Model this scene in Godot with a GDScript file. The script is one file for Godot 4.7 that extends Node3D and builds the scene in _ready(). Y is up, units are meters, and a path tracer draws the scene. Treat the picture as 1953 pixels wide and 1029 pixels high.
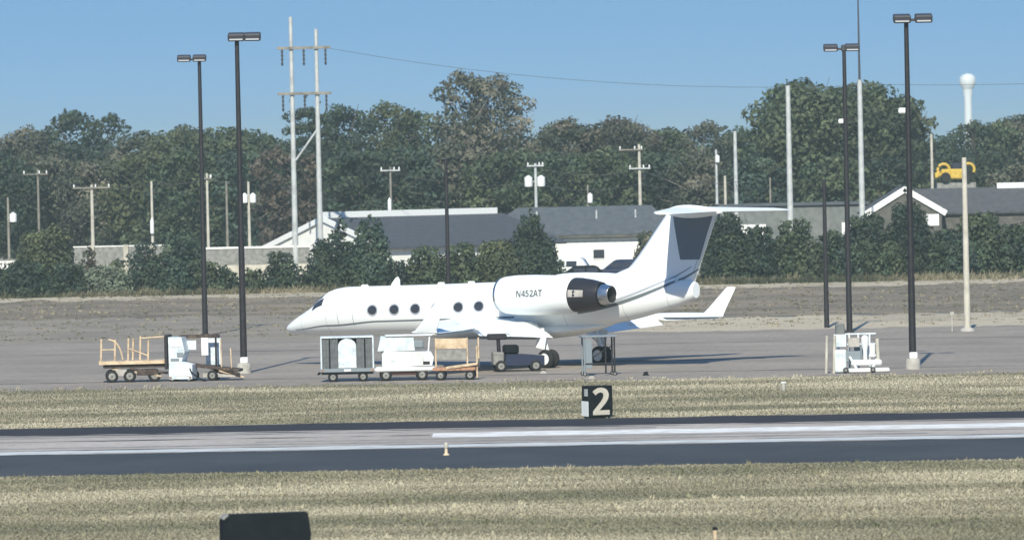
extends Node3D
# A parked white business jet seen across a runway through a long lens. Metres, y up, camera looks towards -z.

const F := 10800.0          # focal length in photo pixels (photo is 1953 wide)
var cam: Camera3D
var rng := RandomNumberGenerator.new()
var used := {}
var M := {}

# ------------------------------------------------------------------ mesh helper
class G:
	var v := PackedVector3Array()
	var n := PackedVector3Array()
	var c := PackedColorArray()
	var uv := PackedVector2Array()
	var col := Color(1, 1, 1)
	func tri(a: Vector3, b: Vector3, d: Vector3) -> void:   # counter-clockwise seen from outside
		var m := (b - a).cross(d - a).normalized()
		v.append(a); v.append(d); v.append(b)
		for i in 3:
			n.append(m); c.append(col)
	func quad(a: Vector3, b: Vector3, d: Vector3, e: Vector3) -> void:
		tri(a, b, d); tri(a, d, e)
	func trin(a: Vector3, b: Vector3, d: Vector3, na: Vector3, nb: Vector3, nd: Vector3) -> void:
		v.append(a); v.append(d); v.append(b)
		n.append(na); n.append(nd); n.append(nb)
		for i in 3: c.append(col)
	func box(o: Vector3, s: Vector3, bs := Basis(), bev := 0.0) -> void:
		var h := s * 0.5
		if bev <= 0.0:
			bev = minf(0.012, minf(h.x, minf(h.y, h.z)) * 0.3)
		# chamfered box: faces inset, edges joined by bevel quads
		var P := func(x: float, y: float, z: float) -> Vector3: return o + bs * Vector3(x, y, z)
		var X := h.x - bev
		var Y := h.y - bev
		var Z := h.z - bev
		for sg in [-1.0, 1.0]:
			var f := [P.call(sg * h.x, -Y, -Z), P.call(sg * h.x, Y, -Z), P.call(sg * h.x, Y, Z), P.call(sg * h.x, -Y, Z)]
			_face(f, o)
			f = [P.call(-X, sg * h.y, -Z), P.call(X, sg * h.y, -Z), P.call(X, sg * h.y, Z), P.call(-X, sg * h.y, Z)]
			_face(f, o)
			f = [P.call(-X, -Y, sg * h.z), P.call(X, -Y, sg * h.z), P.call(X, Y, sg * h.z), P.call(-X, Y, sg * h.z)]
			_face(f, o)
		for a in [-1.0, 1.0]:
			for b in [-1.0, 1.0]:
				_face([P.call(a * h.x, b * Y, -Z), P.call(a * X, b * h.y, -Z), P.call(a * X, b * h.y, Z), P.call(a * h.x, b * Y, Z)], o)
				_face([P.call(a * h.x, -Y, b * Z), P.call(a * X, -Y, b * h.z), P.call(a * X, Y, b * h.z), P.call(a * h.x, Y, b * Z)], o)
				_face([P.call(-X, a * h.y, b * Z), P.call(-X, a * Y, b * h.z), P.call(X, a * Y, b * h.z), P.call(X, a * h.y, b * Z)], o)
				for d in [-1.0, 1.0]:
					var t := [P.call(a * h.x, b * Y, d * Z), P.call(a * X, b * h.y, d * Z), P.call(a * X, b * Y, d * h.z)]
					if (t[1] - t[0]).cross(t[2] - t[0]).dot(t[0] - o) < 0.0: tri(t[0], t[2], t[1])
					else: tri(t[0], t[1], t[2])
	func _face(f: Array, o: Vector3) -> void:
		var m: Vector3 = (f[1] - f[0]).cross(f[2] - f[0])
		if m.dot((f[0] + f[2]) * 0.5 - o) < 0.0: quad(f[3], f[2], f[1], f[0])
		else: quad(f[0], f[1], f[2], f[3])
	func loft(rings: Array, caps := true, closed := true) -> void:
		var R := rings.size()
		var K: int = rings[0].size()
		var nn := []
		var sum := 0.0
		var cen := []
		for i in R:
			var s := Vector3.ZERO
			for p in rings[i]: s += p
			cen.append(s / K)
		var last := K if closed else K - 1
		for i in R:
			var row := []
			row.resize(K); row.fill(Vector3.ZERO)
			nn.append(row)
		for i in R - 1:
			for k in last:
				var k2 := (k + 1) % K
				var a: Vector3 = rings[i][k]
				var b: Vector3 = rings[i][k2]
				var d: Vector3 = rings[i + 1][k2]
				var e: Vector3 = rings[i + 1][k]
				var m := (d - a).cross(e - b)
				sum += m.dot((a + b + d + e) * 0.25 - (cen[i] + cen[i + 1]) * 0.5)
				nn[i][k] += m; nn[i][k2] += m; nn[i + 1][k2] += m; nn[i + 1][k] += m
		var sg := 1.0 if sum >= 0.0 else -1.0
		for i in R - 1:
			for k in last:
				var k2 := (k + 1) % K
				var a: Vector3 = rings[i][k]
				var b: Vector3 = rings[i][k2]
				var d: Vector3 = rings[i + 1][k2]
				var e: Vector3 = rings[i + 1][k]
				var na: Vector3 = (nn[i][k] * sg).normalized()
				var nb: Vector3 = (nn[i][k2] * sg).normalized()
				var nd: Vector3 = (nn[i + 1][k2] * sg).normalized()
				var ne: Vector3 = (nn[i + 1][k] * sg).normalized()
				if sg > 0.0:
					trin(a, b, d, na, nb, nd); trin(a, d, e, na, nd, ne)
				else:
					trin(a, d, b, na, nd, nb); trin(a, e, d, na, ne, nd)
		if caps and closed:
			for end in [0, R - 1]:
				var away: Vector3 = cen[end] - cen[1 if end == 0 else R - 2]
				for k in K:
					var a: Vector3 = rings[end][k]
					var b: Vector3 = rings[end][(k + 1) % K]
					if (a - cen[end]).cross(b - cen[end]).dot(away) < 0.0: tri(cen[end], b, a)
					else: tri(cen[end], a, b)
	func tube(a: Vector3, b: Vector3, r0: float, r1 := -1.0, sides := 8) -> void:
		path([a, b], [r0, r0 if r1 < 0.0 else r1], sides)
	func path(pts: Array, rad: Array, sides := 6) -> void:
		var rings := []
		for i in pts.size():
			var t: Vector3 = (pts[mini(i + 1, pts.size() - 1)] - pts[maxi(i - 1, 0)]).normalized()
			var s := t.cross(Vector3.UP if absf(t.y) < 0.9 else Vector3.RIGHT).normalized()
			var w := s.cross(t)
			var ring := []
			var r: float = rad[mini(i, rad.size() - 1)]
			for k in sides:
				var an := TAU * k / sides
				ring.append(pts[i] + (s * cos(an) + w * sin(an)) * r)
			rings.append(ring)
		loft(rings)
	func lathe(profile: Array, o: Vector3, axis: Vector3, sides := 24, caps := true) -> void:   # profile: Vector2(along axis, radius)
		var s := axis.cross(Vector3.UP if absf(axis.y) < 0.9 else Vector3.RIGHT).normalized()
		var w := s.cross(axis)
		var rings := []
		for p in profile:
			var ring := []
			for k in sides:
				var an := TAU * k / sides
				ring.append(o + axis * p.x + (s * cos(an) + w * sin(an)) * p.y)
			rings.append(ring)
		loft(rings, caps)
	func prism(poly: Array, z0: float, z1: float, xf := Transform3D()) -> void:   # poly counter-clockwise in x, y
		var idx := Geometry2D.triangulate_polygon(PackedVector2Array(poly))
		var L := func(p: Vector2, z: float) -> Vector3: return xf * Vector3(p.x, p.y, z)
		for i in range(0, idx.size(), 3):
			var a: Vector2 = poly[idx[i]]
			var b: Vector2 = poly[idx[i + 1]]
			var d: Vector2 = poly[idx[i + 2]]
			if (b - a).cross(d - a) < 0.0:
				var t := b
				b = d
				d = t
			tri(L.call(a, z1), L.call(b, z1), L.call(d, z1))
			tri(L.call(a, z0), L.call(d, z0), L.call(b, z0))
		for i in poly.size():
			var a: Vector2 = poly[i]
			var b: Vector2 = poly[(i + 1) % poly.size()]
			quad(L.call(a, z0), L.call(b, z0), L.call(b, z1), L.call(a, z1))
	func mesh() -> ArrayMesh:
		var arr := []
		arr.resize(Mesh.ARRAY_MAX)
		arr[Mesh.ARRAY_VERTEX] = v
		arr[Mesh.ARRAY_NORMAL] = n
		arr[Mesh.ARRAY_COLOR] = c
		if uv.size() == v.size(): arr[Mesh.ARRAY_TEX_UV] = uv
		var m := ArrayMesh.new()
		m.add_surface_from_arrays(Mesh.PRIMITIVE_TRIANGLES, arr)
		return m

# ------------------------------------------------------------------ scene helpers
func numbered(called: String) -> String:
	if not used.has(called):
		used[called] = 0
		return called
	used[called] += 1
	return "%s_%03d" % [called, used[called]]

func tag(o: Node, label: String, category := "", group := "", kind := "") -> void:
	if label: o.set_meta("label", label)
	if category: o.set_meta("category", category)
	if group: o.set_meta("group", group)
	if kind: o.set_meta("kind", kind)

func thing(called: String, label: String, category: String, pos: Vector3, turn := 0.0, group := "") -> Node3D:
	var o := Node3D.new()
	o.name = numbered(called)
	add_child(o)
	o.position = pos
	o.rotation.y = turn
	tag(o, label, category, group)
	return o

func part(called: String, g: G, m: Material, parent: Node, label := "") -> MeshInstance3D:
	var o := MeshInstance3D.new()
	o.name = called
	o.mesh = g.mesh()
	o.material_override = m
	if parent == self: o.name = numbered(called)
	parent.add_child(o, true)
	if label: o.set_meta("label", label)
	return o

func bar(a: Vector3, b: Vector3, r: float, m: Material, called: String, parent: Node, sides := 8) -> MeshInstance3D:
	var g := G.new()
	g.tube(a, b, r, r, sides)
	return part(called, g, m, parent)

func block(o: Vector3, s: Vector3, m: Material, called: String, parent: Node, bev := 0.0, bs := Basis()) -> MeshInstance3D:
	var g := G.new()
	g.box(o, s, bs, bev)
	return part(called, g, m, parent)

func ray(px: float, py: float) -> Vector3:
	return cam.basis * Vector3((px - 976.5) / F, -(py - 514.5) / F, -1.0)

func at(px: float, py: float, depth: float) -> Vector3:    # the point that far ahead
	var d := ray(px, py)
	return cam.position + d * (depth / -d.z)

func ground(px: float, py: float) -> Vector3:              # the point on the level ground
	var d := ray(px, py)
	var p := cam.position - d * (cam.position.y / d.y)
	return Vector3(p.x, 0, p.z)

func foot(px: float, py: float, depth: float) -> Vector3:  # ground below a point
	var p := at(px, py, depth)
	return Vector3(p.x, 0, p.z)

func lin(r: float, g: float, b: float) -> Color:
	return Color(r, g, b).linear_to_srgb()

func mat(r: float, g: float, b: float, rough := 0.8, metal := 0.0) -> StandardMaterial3D:
	var m := StandardMaterial3D.new()
	m.albedo_color = lin(r, g, b)
	m.roughness = rough
	m.metallic = metal
	return m

func noise_tex(freq: float, sd: int, stops: Array, size := 1024, octaves := 5, kind := FastNoiseLite.TYPE_SIMPLEX_SMOOTH) -> NoiseTexture2D:
	var f := FastNoiseLite.new()
	f.noise_type = kind
	f.seed = sd
	f.frequency = freq
	f.fractal_octaves = octaves
	f.fractal_gain = 0.6
	var t := NoiseTexture2D.new()
	t.width = size
	t.height = size
	t.seamless = true
	t.noise = f
	var gr := Gradient.new()
	var off := PackedFloat32Array()
	var cols := PackedColorArray()
	for s in stops:
		off.append(s[0]); cols.append(lin(s[1], s[2], s[3]))
	gr.offsets = off
	gr.colors = cols
	t.color_ramp = gr
	return t

func surf(tex: Texture2D, metres: float, rough := 0.9, det: Texture2D = null, det_m := 3.0) -> StandardMaterial3D:
	var m := StandardMaterial3D.new()
	m.albedo_texture = tex
	m.roughness = rough
	m.uv1_triplanar = true
	m.uv1_world_triplanar = true
	m.uv1_scale = Vector3.ONE / metres
	if det:
		m.detail_enabled = true
		m.detail_albedo = det
		m.detail_blend_mode = BaseMaterial3D.BLEND_MODE_MUL
		m.detail_uv_layer = BaseMaterial3D.DETAIL_UV_2
		m.uv2_triplanar = true
		m.uv2_world_triplanar = true
		m.uv2_scale = Vector3.ONE / det_m
	return m

# ------------------------------------------------------------------ main
func _ready() -> void:
	rng.seed = 4711
	cam = Camera3D.new()
	cam.name = "camera"
	add_child(cam)
	cam.position = Vector3(0, 9.2, 0)
	cam.basis = Basis(Vector3.RIGHT, -atan(189.5 / F)) * Basis(Vector3.BACK, -deg_to_rad(1.2))
	cam.fov = rad_to_deg(2.0 * atan(514.5 / F))
	var lens := CameraAttributesPhysical.new()
	lens.frustum_focal_length = 12.0 / tan(deg_to_rad(cam.fov) / 2.0)
	lens.frustum_focus_distance = 262.0
	lens.exposure_aperture = 2.6
	lens.frustum_near = 1.0
	lens.frustum_far = 6000.0
	cam.attributes = lens
	cam.near = 1.0
	cam.far = 6000.0
	cam.current = true
	var env := Environment.new()
	env.background_mode = Environment.BG_SKY
	var sm := ProceduralSkyMaterial.new()
	sm.sky_top_color = lin(0.06, 0.16, 0.37)
	sm.sky_horizon_color = lin(0.172, 0.36, 0.59)
	sm.sky_curve = 0.05
	sm.ground_horizon_color = lin(0.25, 0.26, 0.24)
	sm.ground_bottom_color = lin(0.2, 0.2, 0.16)
	sm.sun_angle_max = 12.0
	sm.sun_curve = 0.1
	env.sky = Sky.new()
	env.sky.sky_material = sm
	env.tonemap_mode = Environment.TONE_MAPPER_LINEAR
	env.tonemap_exposure = 1.42
	env.sdfgi_enabled = true
	env.ssao_enabled = true
	env.ssil_enabled = true
	env.fog_enabled = true
	env.fog_density = 0.00023
	env.fog_light_color = lin(0.80, 1.0, 0.97)
	var we := WorldEnvironment.new()
	we.name = "environment"
	we.environment = env
	add_child(we)
	var sun := DirectionalLight3D.new()
	sun.name = "sun"
	sun.light_energy = 1.3
	sun.light_color = Color(1.0, 0.975, 0.90)
	sun.light_angular_distance = 0.5
	sun.shadow_enabled = true
	add_child(sun)
	sun.look_at_from_position(Vector3(-9, 60, 80), Vector3.ZERO)

	make_materials()
	make_ground()
	make_trees()
	make_buildings()
	make_poles()
	make_jet()
	make_equipment()
	make_small_things()
	make_grass()

func make_materials() -> void:
	var grain := noise_tex(0.02, 3, [[0.0, 0.6, 0.6, 0.6], [0.45, 0.9, 0.9, 0.9], [0.7, 1.0, 1.0, 1.0], [1.0, 1.0, 1.0, 1.0]], 512)
	M.paint = mat(0.87, 0.91, 0.92, 0.5)
	M.paint.clearcoat_enabled = true
	M.paint.clearcoat = 0.12
	M.paint.clearcoat_roughness = 0.12
	M.white = surf(noise_tex(0.006, 41, [[0.0, 0.55, 0.57, 0.57], [0.4, 0.72, 0.75, 0.76], [1.0, 0.80, 0.83, 0.84]], 512), 4.0, 0.5)
	M.trim = mat(0.78, 0.80, 0.80, 0.6)
	M.glass = mat(0.035, 0.04, 0.055, 0.08)
	M.greypanel = mat(0.12, 0.145, 0.18, 0.5)
	M.stripe = mat(0.14, 0.165, 0.18, 0.4)
	M.palestripe = mat(0.38, 0.41, 0.46, 0.4)
	M.metal = mat(0.55, 0.56, 0.58, 0.3, 1.0)
	M.darkmetal = mat(0.05, 0.048, 0.055, 0.38, 0.6)
	M.tyre = mat(0.012, 0.012, 0.014, 0.85)
	M.black = surf(noise_tex(0.01, 27, [[0.0, 0.005, 0.007, 0.010], [0.6, 0.008, 0.011, 0.015], [1.0, 0.014, 0.017, 0.02]], 256), 1.5, 0.75)
	M.black.metallic_specular = 0.25
	M.darkpole = surf(noise_tex(0.02, 9, [[0.0, 0.008, 0.007, 0.010], [0.6, 0.016, 0.015, 0.019], [1.0, 0.03, 0.026, 0.027]], 256), 2.0, 0.6)
	M.lamp = mat(0.045, 0.045, 0.055, 0.5)
	M.lens = mat(0.5, 0.52, 0.55, 0.2)
	M.galv = surf(noise_tex(0.01, 5, [[0.0, 0.30, 0.32, 0.33], [0.5, 0.46, 0.49, 0.50], [1.0, 0.58, 0.60, 0.61]], 256), 3.0, 0.6)
	M.wood = surf(noise_tex(0.01, 6, [[0.0, 0.12, 0.11, 0.095], [0.5, 0.22, 0.21, 0.18], [1.0, 0.33, 0.31, 0.27]], 256), 3.0, 0.85)
	M.palewood = surf(noise_tex(0.01, 8, [[0.0, 0.36, 0.34, 0.29], [0.5, 0.48, 0.46, 0.40], [1.0, 0.6, 0.57, 0.5]], 256), 3.0, 0.8)
	M.wire = mat(0.06, 0.06, 0.065, 0.6)
	M.bark = surf(noise_tex(0.02, 12, [[0.0, 0.05, 0.042, 0.035], [0.5, 0.10, 0.085, 0.07], [1.0, 0.17, 0.15, 0.13]], 256), 1.5, 0.95)
	M.leaf = mat(1, 1, 1, 0.75)
	M.leaf.vertex_color_use_as_albedo = true
	M.leaf.backlight_enabled = true
	M.leaf.backlight = Color(0.2, 0.22, 0.1)
	M.grass = mat(1, 1, 1, 0.85)
	M.grass.vertex_color_use_as_albedo = true
	M.tan = surf(noise_tex(0.015, 21, [[0.0, 0.34, 0.25, 0.16], [0.5, 0.60, 0.47, 0.32], [1.0, 0.70, 0.57, 0.42]], 256), 2.0, 0.6)
	M.brown = surf(noise_tex(0.02, 22, [[0.0, 0.025, 0.018, 0.015], [0.6, 0.06, 0.045, 0.04], [1.0, 0.22, 0.15, 0.09]], 256), 1.5, 0.8)
	M.paleblue = surf(noise_tex(0.015, 23, [[0.0, 0.42, 0.48, 0.52], [0.5, 0.62, 0.70, 0.75], [1.0, 0.72, 0.78, 0.80]], 256), 2.0, 0.5)
	M.curtain = surf(noise_tex(0.02, 24, [[0.0, 0.085, 0.09, 0.10], [0.6, 0.13, 0.14, 0.15], [1.0, 0.17, 0.18, 0.19]], 256), 1.6, 0.8)
	M.bluegrey = mat(0.20, 0.24, 0.27, 0.5)
	M.navy = mat(0.018, 0.026, 0.06, 0.4)
	M.orange = surf(noise_tex(0.02, 26, [[0.0, 0.16, 0.09, 0.06], [0.5, 0.36, 0.19, 0.12], [1.0, 0.45, 0.30, 0.20]], 256), 1.5, 0.7)
	M.rust = mat(0.07, 0.03, 0.028, 0.8)
	M.yellow = surf(noise_tex(0.02, 25, [[0.0, 0.36, 0.24, 0.04], [0.6, 0.60, 0.41, 0.06], [1.0, 0.66, 0.48, 0.1]], 256), 2.0, 0.5)
	M.shingle = surf(noise_tex(0.012, 31, [[0.0, 0.062, 0.074, 0.088], [0.5, 0.092, 0.107, 0.124], [1.0, 0.125, 0.14, 0.155]], 512), 5.0, 0.9, grain, 0.9)
	M.shingle_dark = surf(noise_tex(0.012, 30, [[0.0, 0.045, 0.051, 0.064], [0.5, 0.066, 0.074, 0.090], [1.0, 0.09, 0.10, 0.115]], 512), 5.0, 0.9, grain, 0.9)
	M.shingle2 = surf(noise_tex(0.012, 32, [[0.0, 0.055, 0.06, 0.065], [0.5, 0.085, 0.09, 0.097], [1.0, 0.12, 0.125, 0.13]], 512), 5.0, 0.9, grain, 0.9)
	M.siding = surf(noise_tex(0.01, 33, [[0.0, 0.70, 0.71, 0.68], [0.5, 0.83, 0.84, 0.81], [1.0, 0.88, 0.89, 0.87]], 512), 4.0, 0.8)
	M.blockwall = surf(noise_tex(0.012, 34, [[0.0, 0.15, 0.15, 0.14], [0.5, 0.23, 0.235, 0.225], [1.0, 0.33, 0.335, 0.32]], 512), 3.0, 0.9)
	M.darkwall = surf(noise_tex(0.012, 35, [[0.0, 0.06, 0.06, 0.055], [0.5, 0.10, 0.10, 0.09], [1.0, 0.14, 0.135, 0.12]], 256), 3.0, 0.9)
	M.shedwall = surf(noise_tex(0.012, 37, [[0.0, 0.11, 0.125, 0.125], [0.5, 0.15, 0.165, 0.165], [1.0, 0.20, 0.215, 0.21]], 256), 3.0, 0.8)
	M.rubber = surf(noise_tex(0.014, 38, [[0.0, 0.16, 0.155, 0.15], [0.5, 0.26, 0.25, 0.235], [1.0, 0.36, 0.345, 0.32]], 512), 9.0, 0.9)
	M.concrete = surf(noise_tex(0.01, 36, [[0.0, 0.3, 0.29, 0.27], [1.0, 0.5, 0.48, 0.45]], 256), 1.5, 0.9)
	M.tower = mat(0.72, 0.76, 0.78, 0.5)

# ------------------------------------------------------------------ ground
var slope := 0.07      # the runway runs a little across the line of sight

func zone(called: String, near: float, far: float, y: float, m: Material, wob := 0.0, x0 := -420.0, x1 := 420.0, label := "") -> MeshInstance3D:
	var g := G.new()
	var f := FastNoiseLite.new()
	f.seed = hash(called) % 1000
	f.frequency = 0.25
	var xs := [x0]
	var x := -60.0
	while x <= 60.0:
		if x > x0 and x < x1: xs.append(x)
		x += 0.7 if wob > 0.0 else 30.0
	xs.append(x1)
	for i in xs.size() - 1:
		var a: float = xs[i]
		var b: float = xs[i + 1]
		var wa := f.get_noise_1d(a) * wob
		var wb := f.get_noise_1d(b) * wob
		var va := f.get_noise_2d(a, 90.0) * wob
		var vb := f.get_noise_2d(b, 90.0) * wob
		g.quad(Vector3(a, y, -(near - slope * a + wa)), Vector3(b, y, -(near - slope * b + wb)), Vector3(b, y, -(far - slope * b + vb)), Vector3(a, y, -(far - slope * a + va)))
	var o := part(called, g, m, self)
	o.set_meta("kind", "structure")
	if label: o.set_meta("label", label)
	return o

func make_ground() -> void:
	var fine := noise_tex(0.03, 51, [[0.0, 0.45, 0.45, 0.42], [0.4, 0.8, 0.8, 0.78], [0.7, 1.0, 1.0, 1.0], [1.0, 1.0, 1.0, 1.0]], 512, 6)
	var earth := surf(noise_tex(0.006, 52, [[0.0, 0.13, 0.12, 0.095], [0.4, 0.20, 0.185, 0.15], [0.6, 0.26, 0.235, 0.19], [1.0, 0.36, 0.32, 0.24]], 512), 90.0, 1.0, fine, 9.0)
	var g := G.new()
	g.quad(Vector3(-4000, 0, 60), Vector3(4000, 0, 60), Vector3(4000, 0, -5000), Vector3(-4000, 0, -5000))
	part("ground", g, earth, self).set_meta("kind", "structure")
	M.drygrass = surf(noise_tex(0.008, 53, [[0.0, 0.17, 0.16, 0.11], [0.38, 0.26, 0.24, 0.17], [0.6, 0.33, 0.30, 0.22], [1.0, 0.43, 0.39, 0.29]], 512, 6), 26.0, 1.0, fine, 2.6)
	M.strawgrass = surf(noise_tex(0.008, 54, [[0.0, 0.18, 0.172, 0.12], [0.4, 0.27, 0.25, 0.18], [0.6, 0.33, 0.305, 0.225], [1.0, 0.43, 0.395, 0.29]], 512, 6), 34.0, 1.0, fine, 4.0)
	var fine2 := noise_tex(0.02, 55, [[0.0, 0.6, 0.6, 0.6], [0.45, 0.88, 0.88, 0.88], [1.0, 1.0, 1.0, 1.0]], 512, 6)
	var asphalt := surf(noise_tex(0.008, 56, [[0.0, 0.030, 0.034, 0.038], [0.5, 0.042, 0.047, 0.052], [1.0, 0.062, 0.067, 0.070]], 512), 30.0, 0.85, fine2, 3.0)
	var black := surf(noise_tex(0.008, 57, [[0.0, 0.012, 0.010, 0.012], [0.5, 0.018, 0.015, 0.017], [1.0, 0.034, 0.024, 0.024]], 512), 24.0, 0.85, fine2, 3.0)
	var slab := surf(noise_tex(0.006, 58, [[0.0, 0.36, 0.315, 0.28], [0.5, 0.455, 0.405, 0.36], [1.0, 0.53, 0.475, 0.43]], 512), 40.0, 0.9, fine2, 5.0)
	var apron := surf(noise_tex(0.006, 59, [[0.0, 0.245, 0.212, 0.178], [0.5, 0.315, 0.272, 0.228], [1.0, 0.38, 0.33, 0.275]], 512), 46.0, 0.9, fine2, 6.0)
	var bank := surf(noise_tex(0.008, 60, [[0.0, 0.145, 0.12, 0.088], [0.42, 0.215, 0.175, 0.128], [0.6, 0.265, 0.213, 0.155], [1.0, 0.36, 0.29, 0.205]], 512, 6), 60.0, 1.0, fine, 7.0)
	var bare := surf(noise_tex(0.008, 65, [[0.0, 0.21, 0.18, 0.145], [0.45, 0.285, 0.245, 0.197], [1.0, 0.37, 0.315, 0.25]], 512, 6), 50.0, 1.0, fine, 6.0)
	var tanb := surf(noise_tex(0.008, 61, [[0.0, 0.38, 0.33, 0.245], [0.45, 0.52, 0.445, 0.33], [1.0, 0.60, 0.51, 0.38]], 512, 6), 50.0, 1.0, fine, 6.0)
	M.line = surf(noise_tex(0.01, 62, [[0.0, 0.52, 0.50, 0.47], [0.4, 0.68, 0.67, 0.65], [0.6, 0.78, 0.78, 0.76], [1.0, 0.82, 0.82, 0.80]], 512), 8.0, 0.8)
	var worn := surf(noise_tex(0.012, 63, [[0.0, 0.38, 0.38, 0.375], [0.5, 0.52, 0.54, 0.54], [1.0, 0.62, 0.65, 0.65]], 512), 9.0, 0.85)
	var seam_m := mat(0.075, 0.072, 0.07, 0.9)
	zone("foreground_grass", 90.0, 175.2, 0.004, M.drygrass)
	zone("asphalt_shoulder", 175.0, 188.6, 0.012, asphalt, 0.9)
	zone("runway_concrete", 188.5, 203.0, 0.008, slab)
	zone("worn_edge_marking", 188.8, 190.9, 0.016, worn, 0.5)
	zone("runway_stripe", 196.0, 199.2, 0.012, M.line, 0.5, -2.9, 420.0)
	zone("far_shoulder", 202.9, 208.6, 0.012, black, 0.9)
	zone("grass_strip", 208.5, 247.0, 0.004, M.strawgrass, 0.0)
	zone("apron", 246.0, 317.0, 0.012, apron, 2.6)
	zone("tan_verge", 316.0, 345.0, 0.008, tanb, 5.0, 4.0, 420.0)
	zone("bare_earth", 314.0, 372.0, 0.006, bare, 9.0, -420.0, 6.0)
	zone("grey_bank", 347.0, 430.0, 0.004, bank, 12.0)
	zone("straw_verge", 428.0, 470.0, 0.008, tanb, 10.0)
	zone("tyre_mark", 192.6, 193.3, 0.012, M.rubber, 0.5, -60.0, 14.0)
	zone("tyre_mark", 194.6, 195.1, 0.012, M.rubber, 0.4, -9.0, 60.0)
	zone("tyre_mark", 200.4, 201.2, 0.012, M.rubber, 0.6, -40.0, 5.0)
	for q in [[190.9, 0.25, -60.0, 60.0], [197.6, 0.2, -60.0, -3.0], [201.9, 0.3, -60.0, 60.0]]:
		zone("crack_sealant", q[0], q[0] + q[1], 0.020, seam_m, 0.45, q[2], q[3])
	# mown furrows and pavement joints: shallow dark ruts in the strip, seams in the apron
	var rut := surf(noise_tex(0.01, 64, [[0.0, 0.09, 0.09, 0.06], [1.0, 0.16, 0.155, 0.11]], 512), 7.0, 1.0, fine, 2.0)
	for z in [213.5, 219.0, 226.5, 233.0, 240.2]:
		zone("mown_rut", z, z + 0.55, 0.010, rut, 1.1)
	var seam := mat(0.06, 0.058, 0.06, 0.9)
	zone("apron_seam", 270.2, 270.9, 0.016, seam, 0.25, 2.9, 12.0)
	zone("apron_seam", 254.5, 254.9, 0.016, seam, 0.3)
	zone("apron_seam", 296.0, 296.4, 0.016, seam, 0.3)

# ------------------------------------------------------------------ trees
func crown(g: G, puffs: Array, per_area: float, leaf: float, cols: Array, jit := 0.35) -> void:
	for p in puffs:
		var o: Vector3 = p[0]
		var r: Vector3 = p[1]
		var base: Color = cols[rng.randi() % cols.size()]
		base = base * rng.randf_range(0.72, 1.4)
		var count := int(per_area * 4.19 * (r.x * r.x + 2.0 * r.x * r.y) / (leaf * leaf * 0.446))
		for i in count:
			var d := Vector3(rng.randfn(), rng.randfn(), rng.randfn()).normalized()
			var q := o + d * r * rng.randf_range(0.62, 1.12)
			if q.y < 0.05: continue
			var nrm := (d + Vector3(rng.randfn(), rng.randfn(), rng.randfn()) * 0.55).normalized()
			var s := nrm.cross(Vector3(rng.randfn(), rng.randfn(), rng.randfn())).normalized()
			var t := nrm.cross(s)
			var L := leaf * rng.randf_range(0.6, 1.35)
			s *= L * 0.36
			t *= L * 0.62
			var k := 1.0 + rng.randf_range(-jit, jit)
			var c := Color(base.r * k, base.g * k, base.b * k)
			var tip := nrm * L * 0.05
			var a := q - t
			var b := q + s + tip
			var e := q + t
			var f := q - s + tip
			var n1 := (b - a).cross(e - a).normalized()
			var n2 := (e - a).cross(f - a).normalized()
			g.v.append(a); g.v.append(e); g.v.append(b)
			g.v.append(a); g.v.append(f); g.v.append(e)
			for j in 3: g.n.append(n1)
			for j in 3: g.n.append(n2)
			for j in 6: g.c.append(c)

const KINDS := {
	"dark": [[0.017, 0.032, 0.021], [0.025, 0.043, 0.026], [0.034, 0.052, 0.028]],
	"mid": [[0.034, 0.055, 0.029], [0.046, 0.066, 0.033], [0.060, 0.078, 0.038]],
	"olive": [[0.054, 0.068, 0.032], [0.075, 0.086, 0.040], [0.040, 0.055, 0.029]],
	"grey": [[0.074, 0.078, 0.056], [0.105, 0.102, 0.074], [0.055, 0.064, 0.043], [0.040, 0.052, 0.032]],
	"twig": [[0.125, 0.118, 0.088], [0.15, 0.14, 0.105], [0.085, 0.086, 0.060], [0.060, 0.068, 0.044]],
	"brown": [[0.066, 0.062, 0.044], [0.084, 0.076, 0.055], [0.045, 0.050, 0.033], [0.036, 0.050, 0.030]],
	"russet": [[0.072, 0.058, 0.045], [0.090, 0.074, 0.058], [0.052, 0.048, 0.036]],
	"teal": [[0.024, 0.045, 0.034], [0.033, 0.058, 0.040], [0.046, 0.070, 0.042]],
	"pale": [[0.12, 0.14, 0.10], [0.15, 0.165, 0.12], [0.09, 0.115, 0.08]],
}

func palette(kind: String) -> Array:
	var out := []
	for c in KINDS[kind]: out.append(Color(c[0], c[1], c[2]))
	return out

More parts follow.
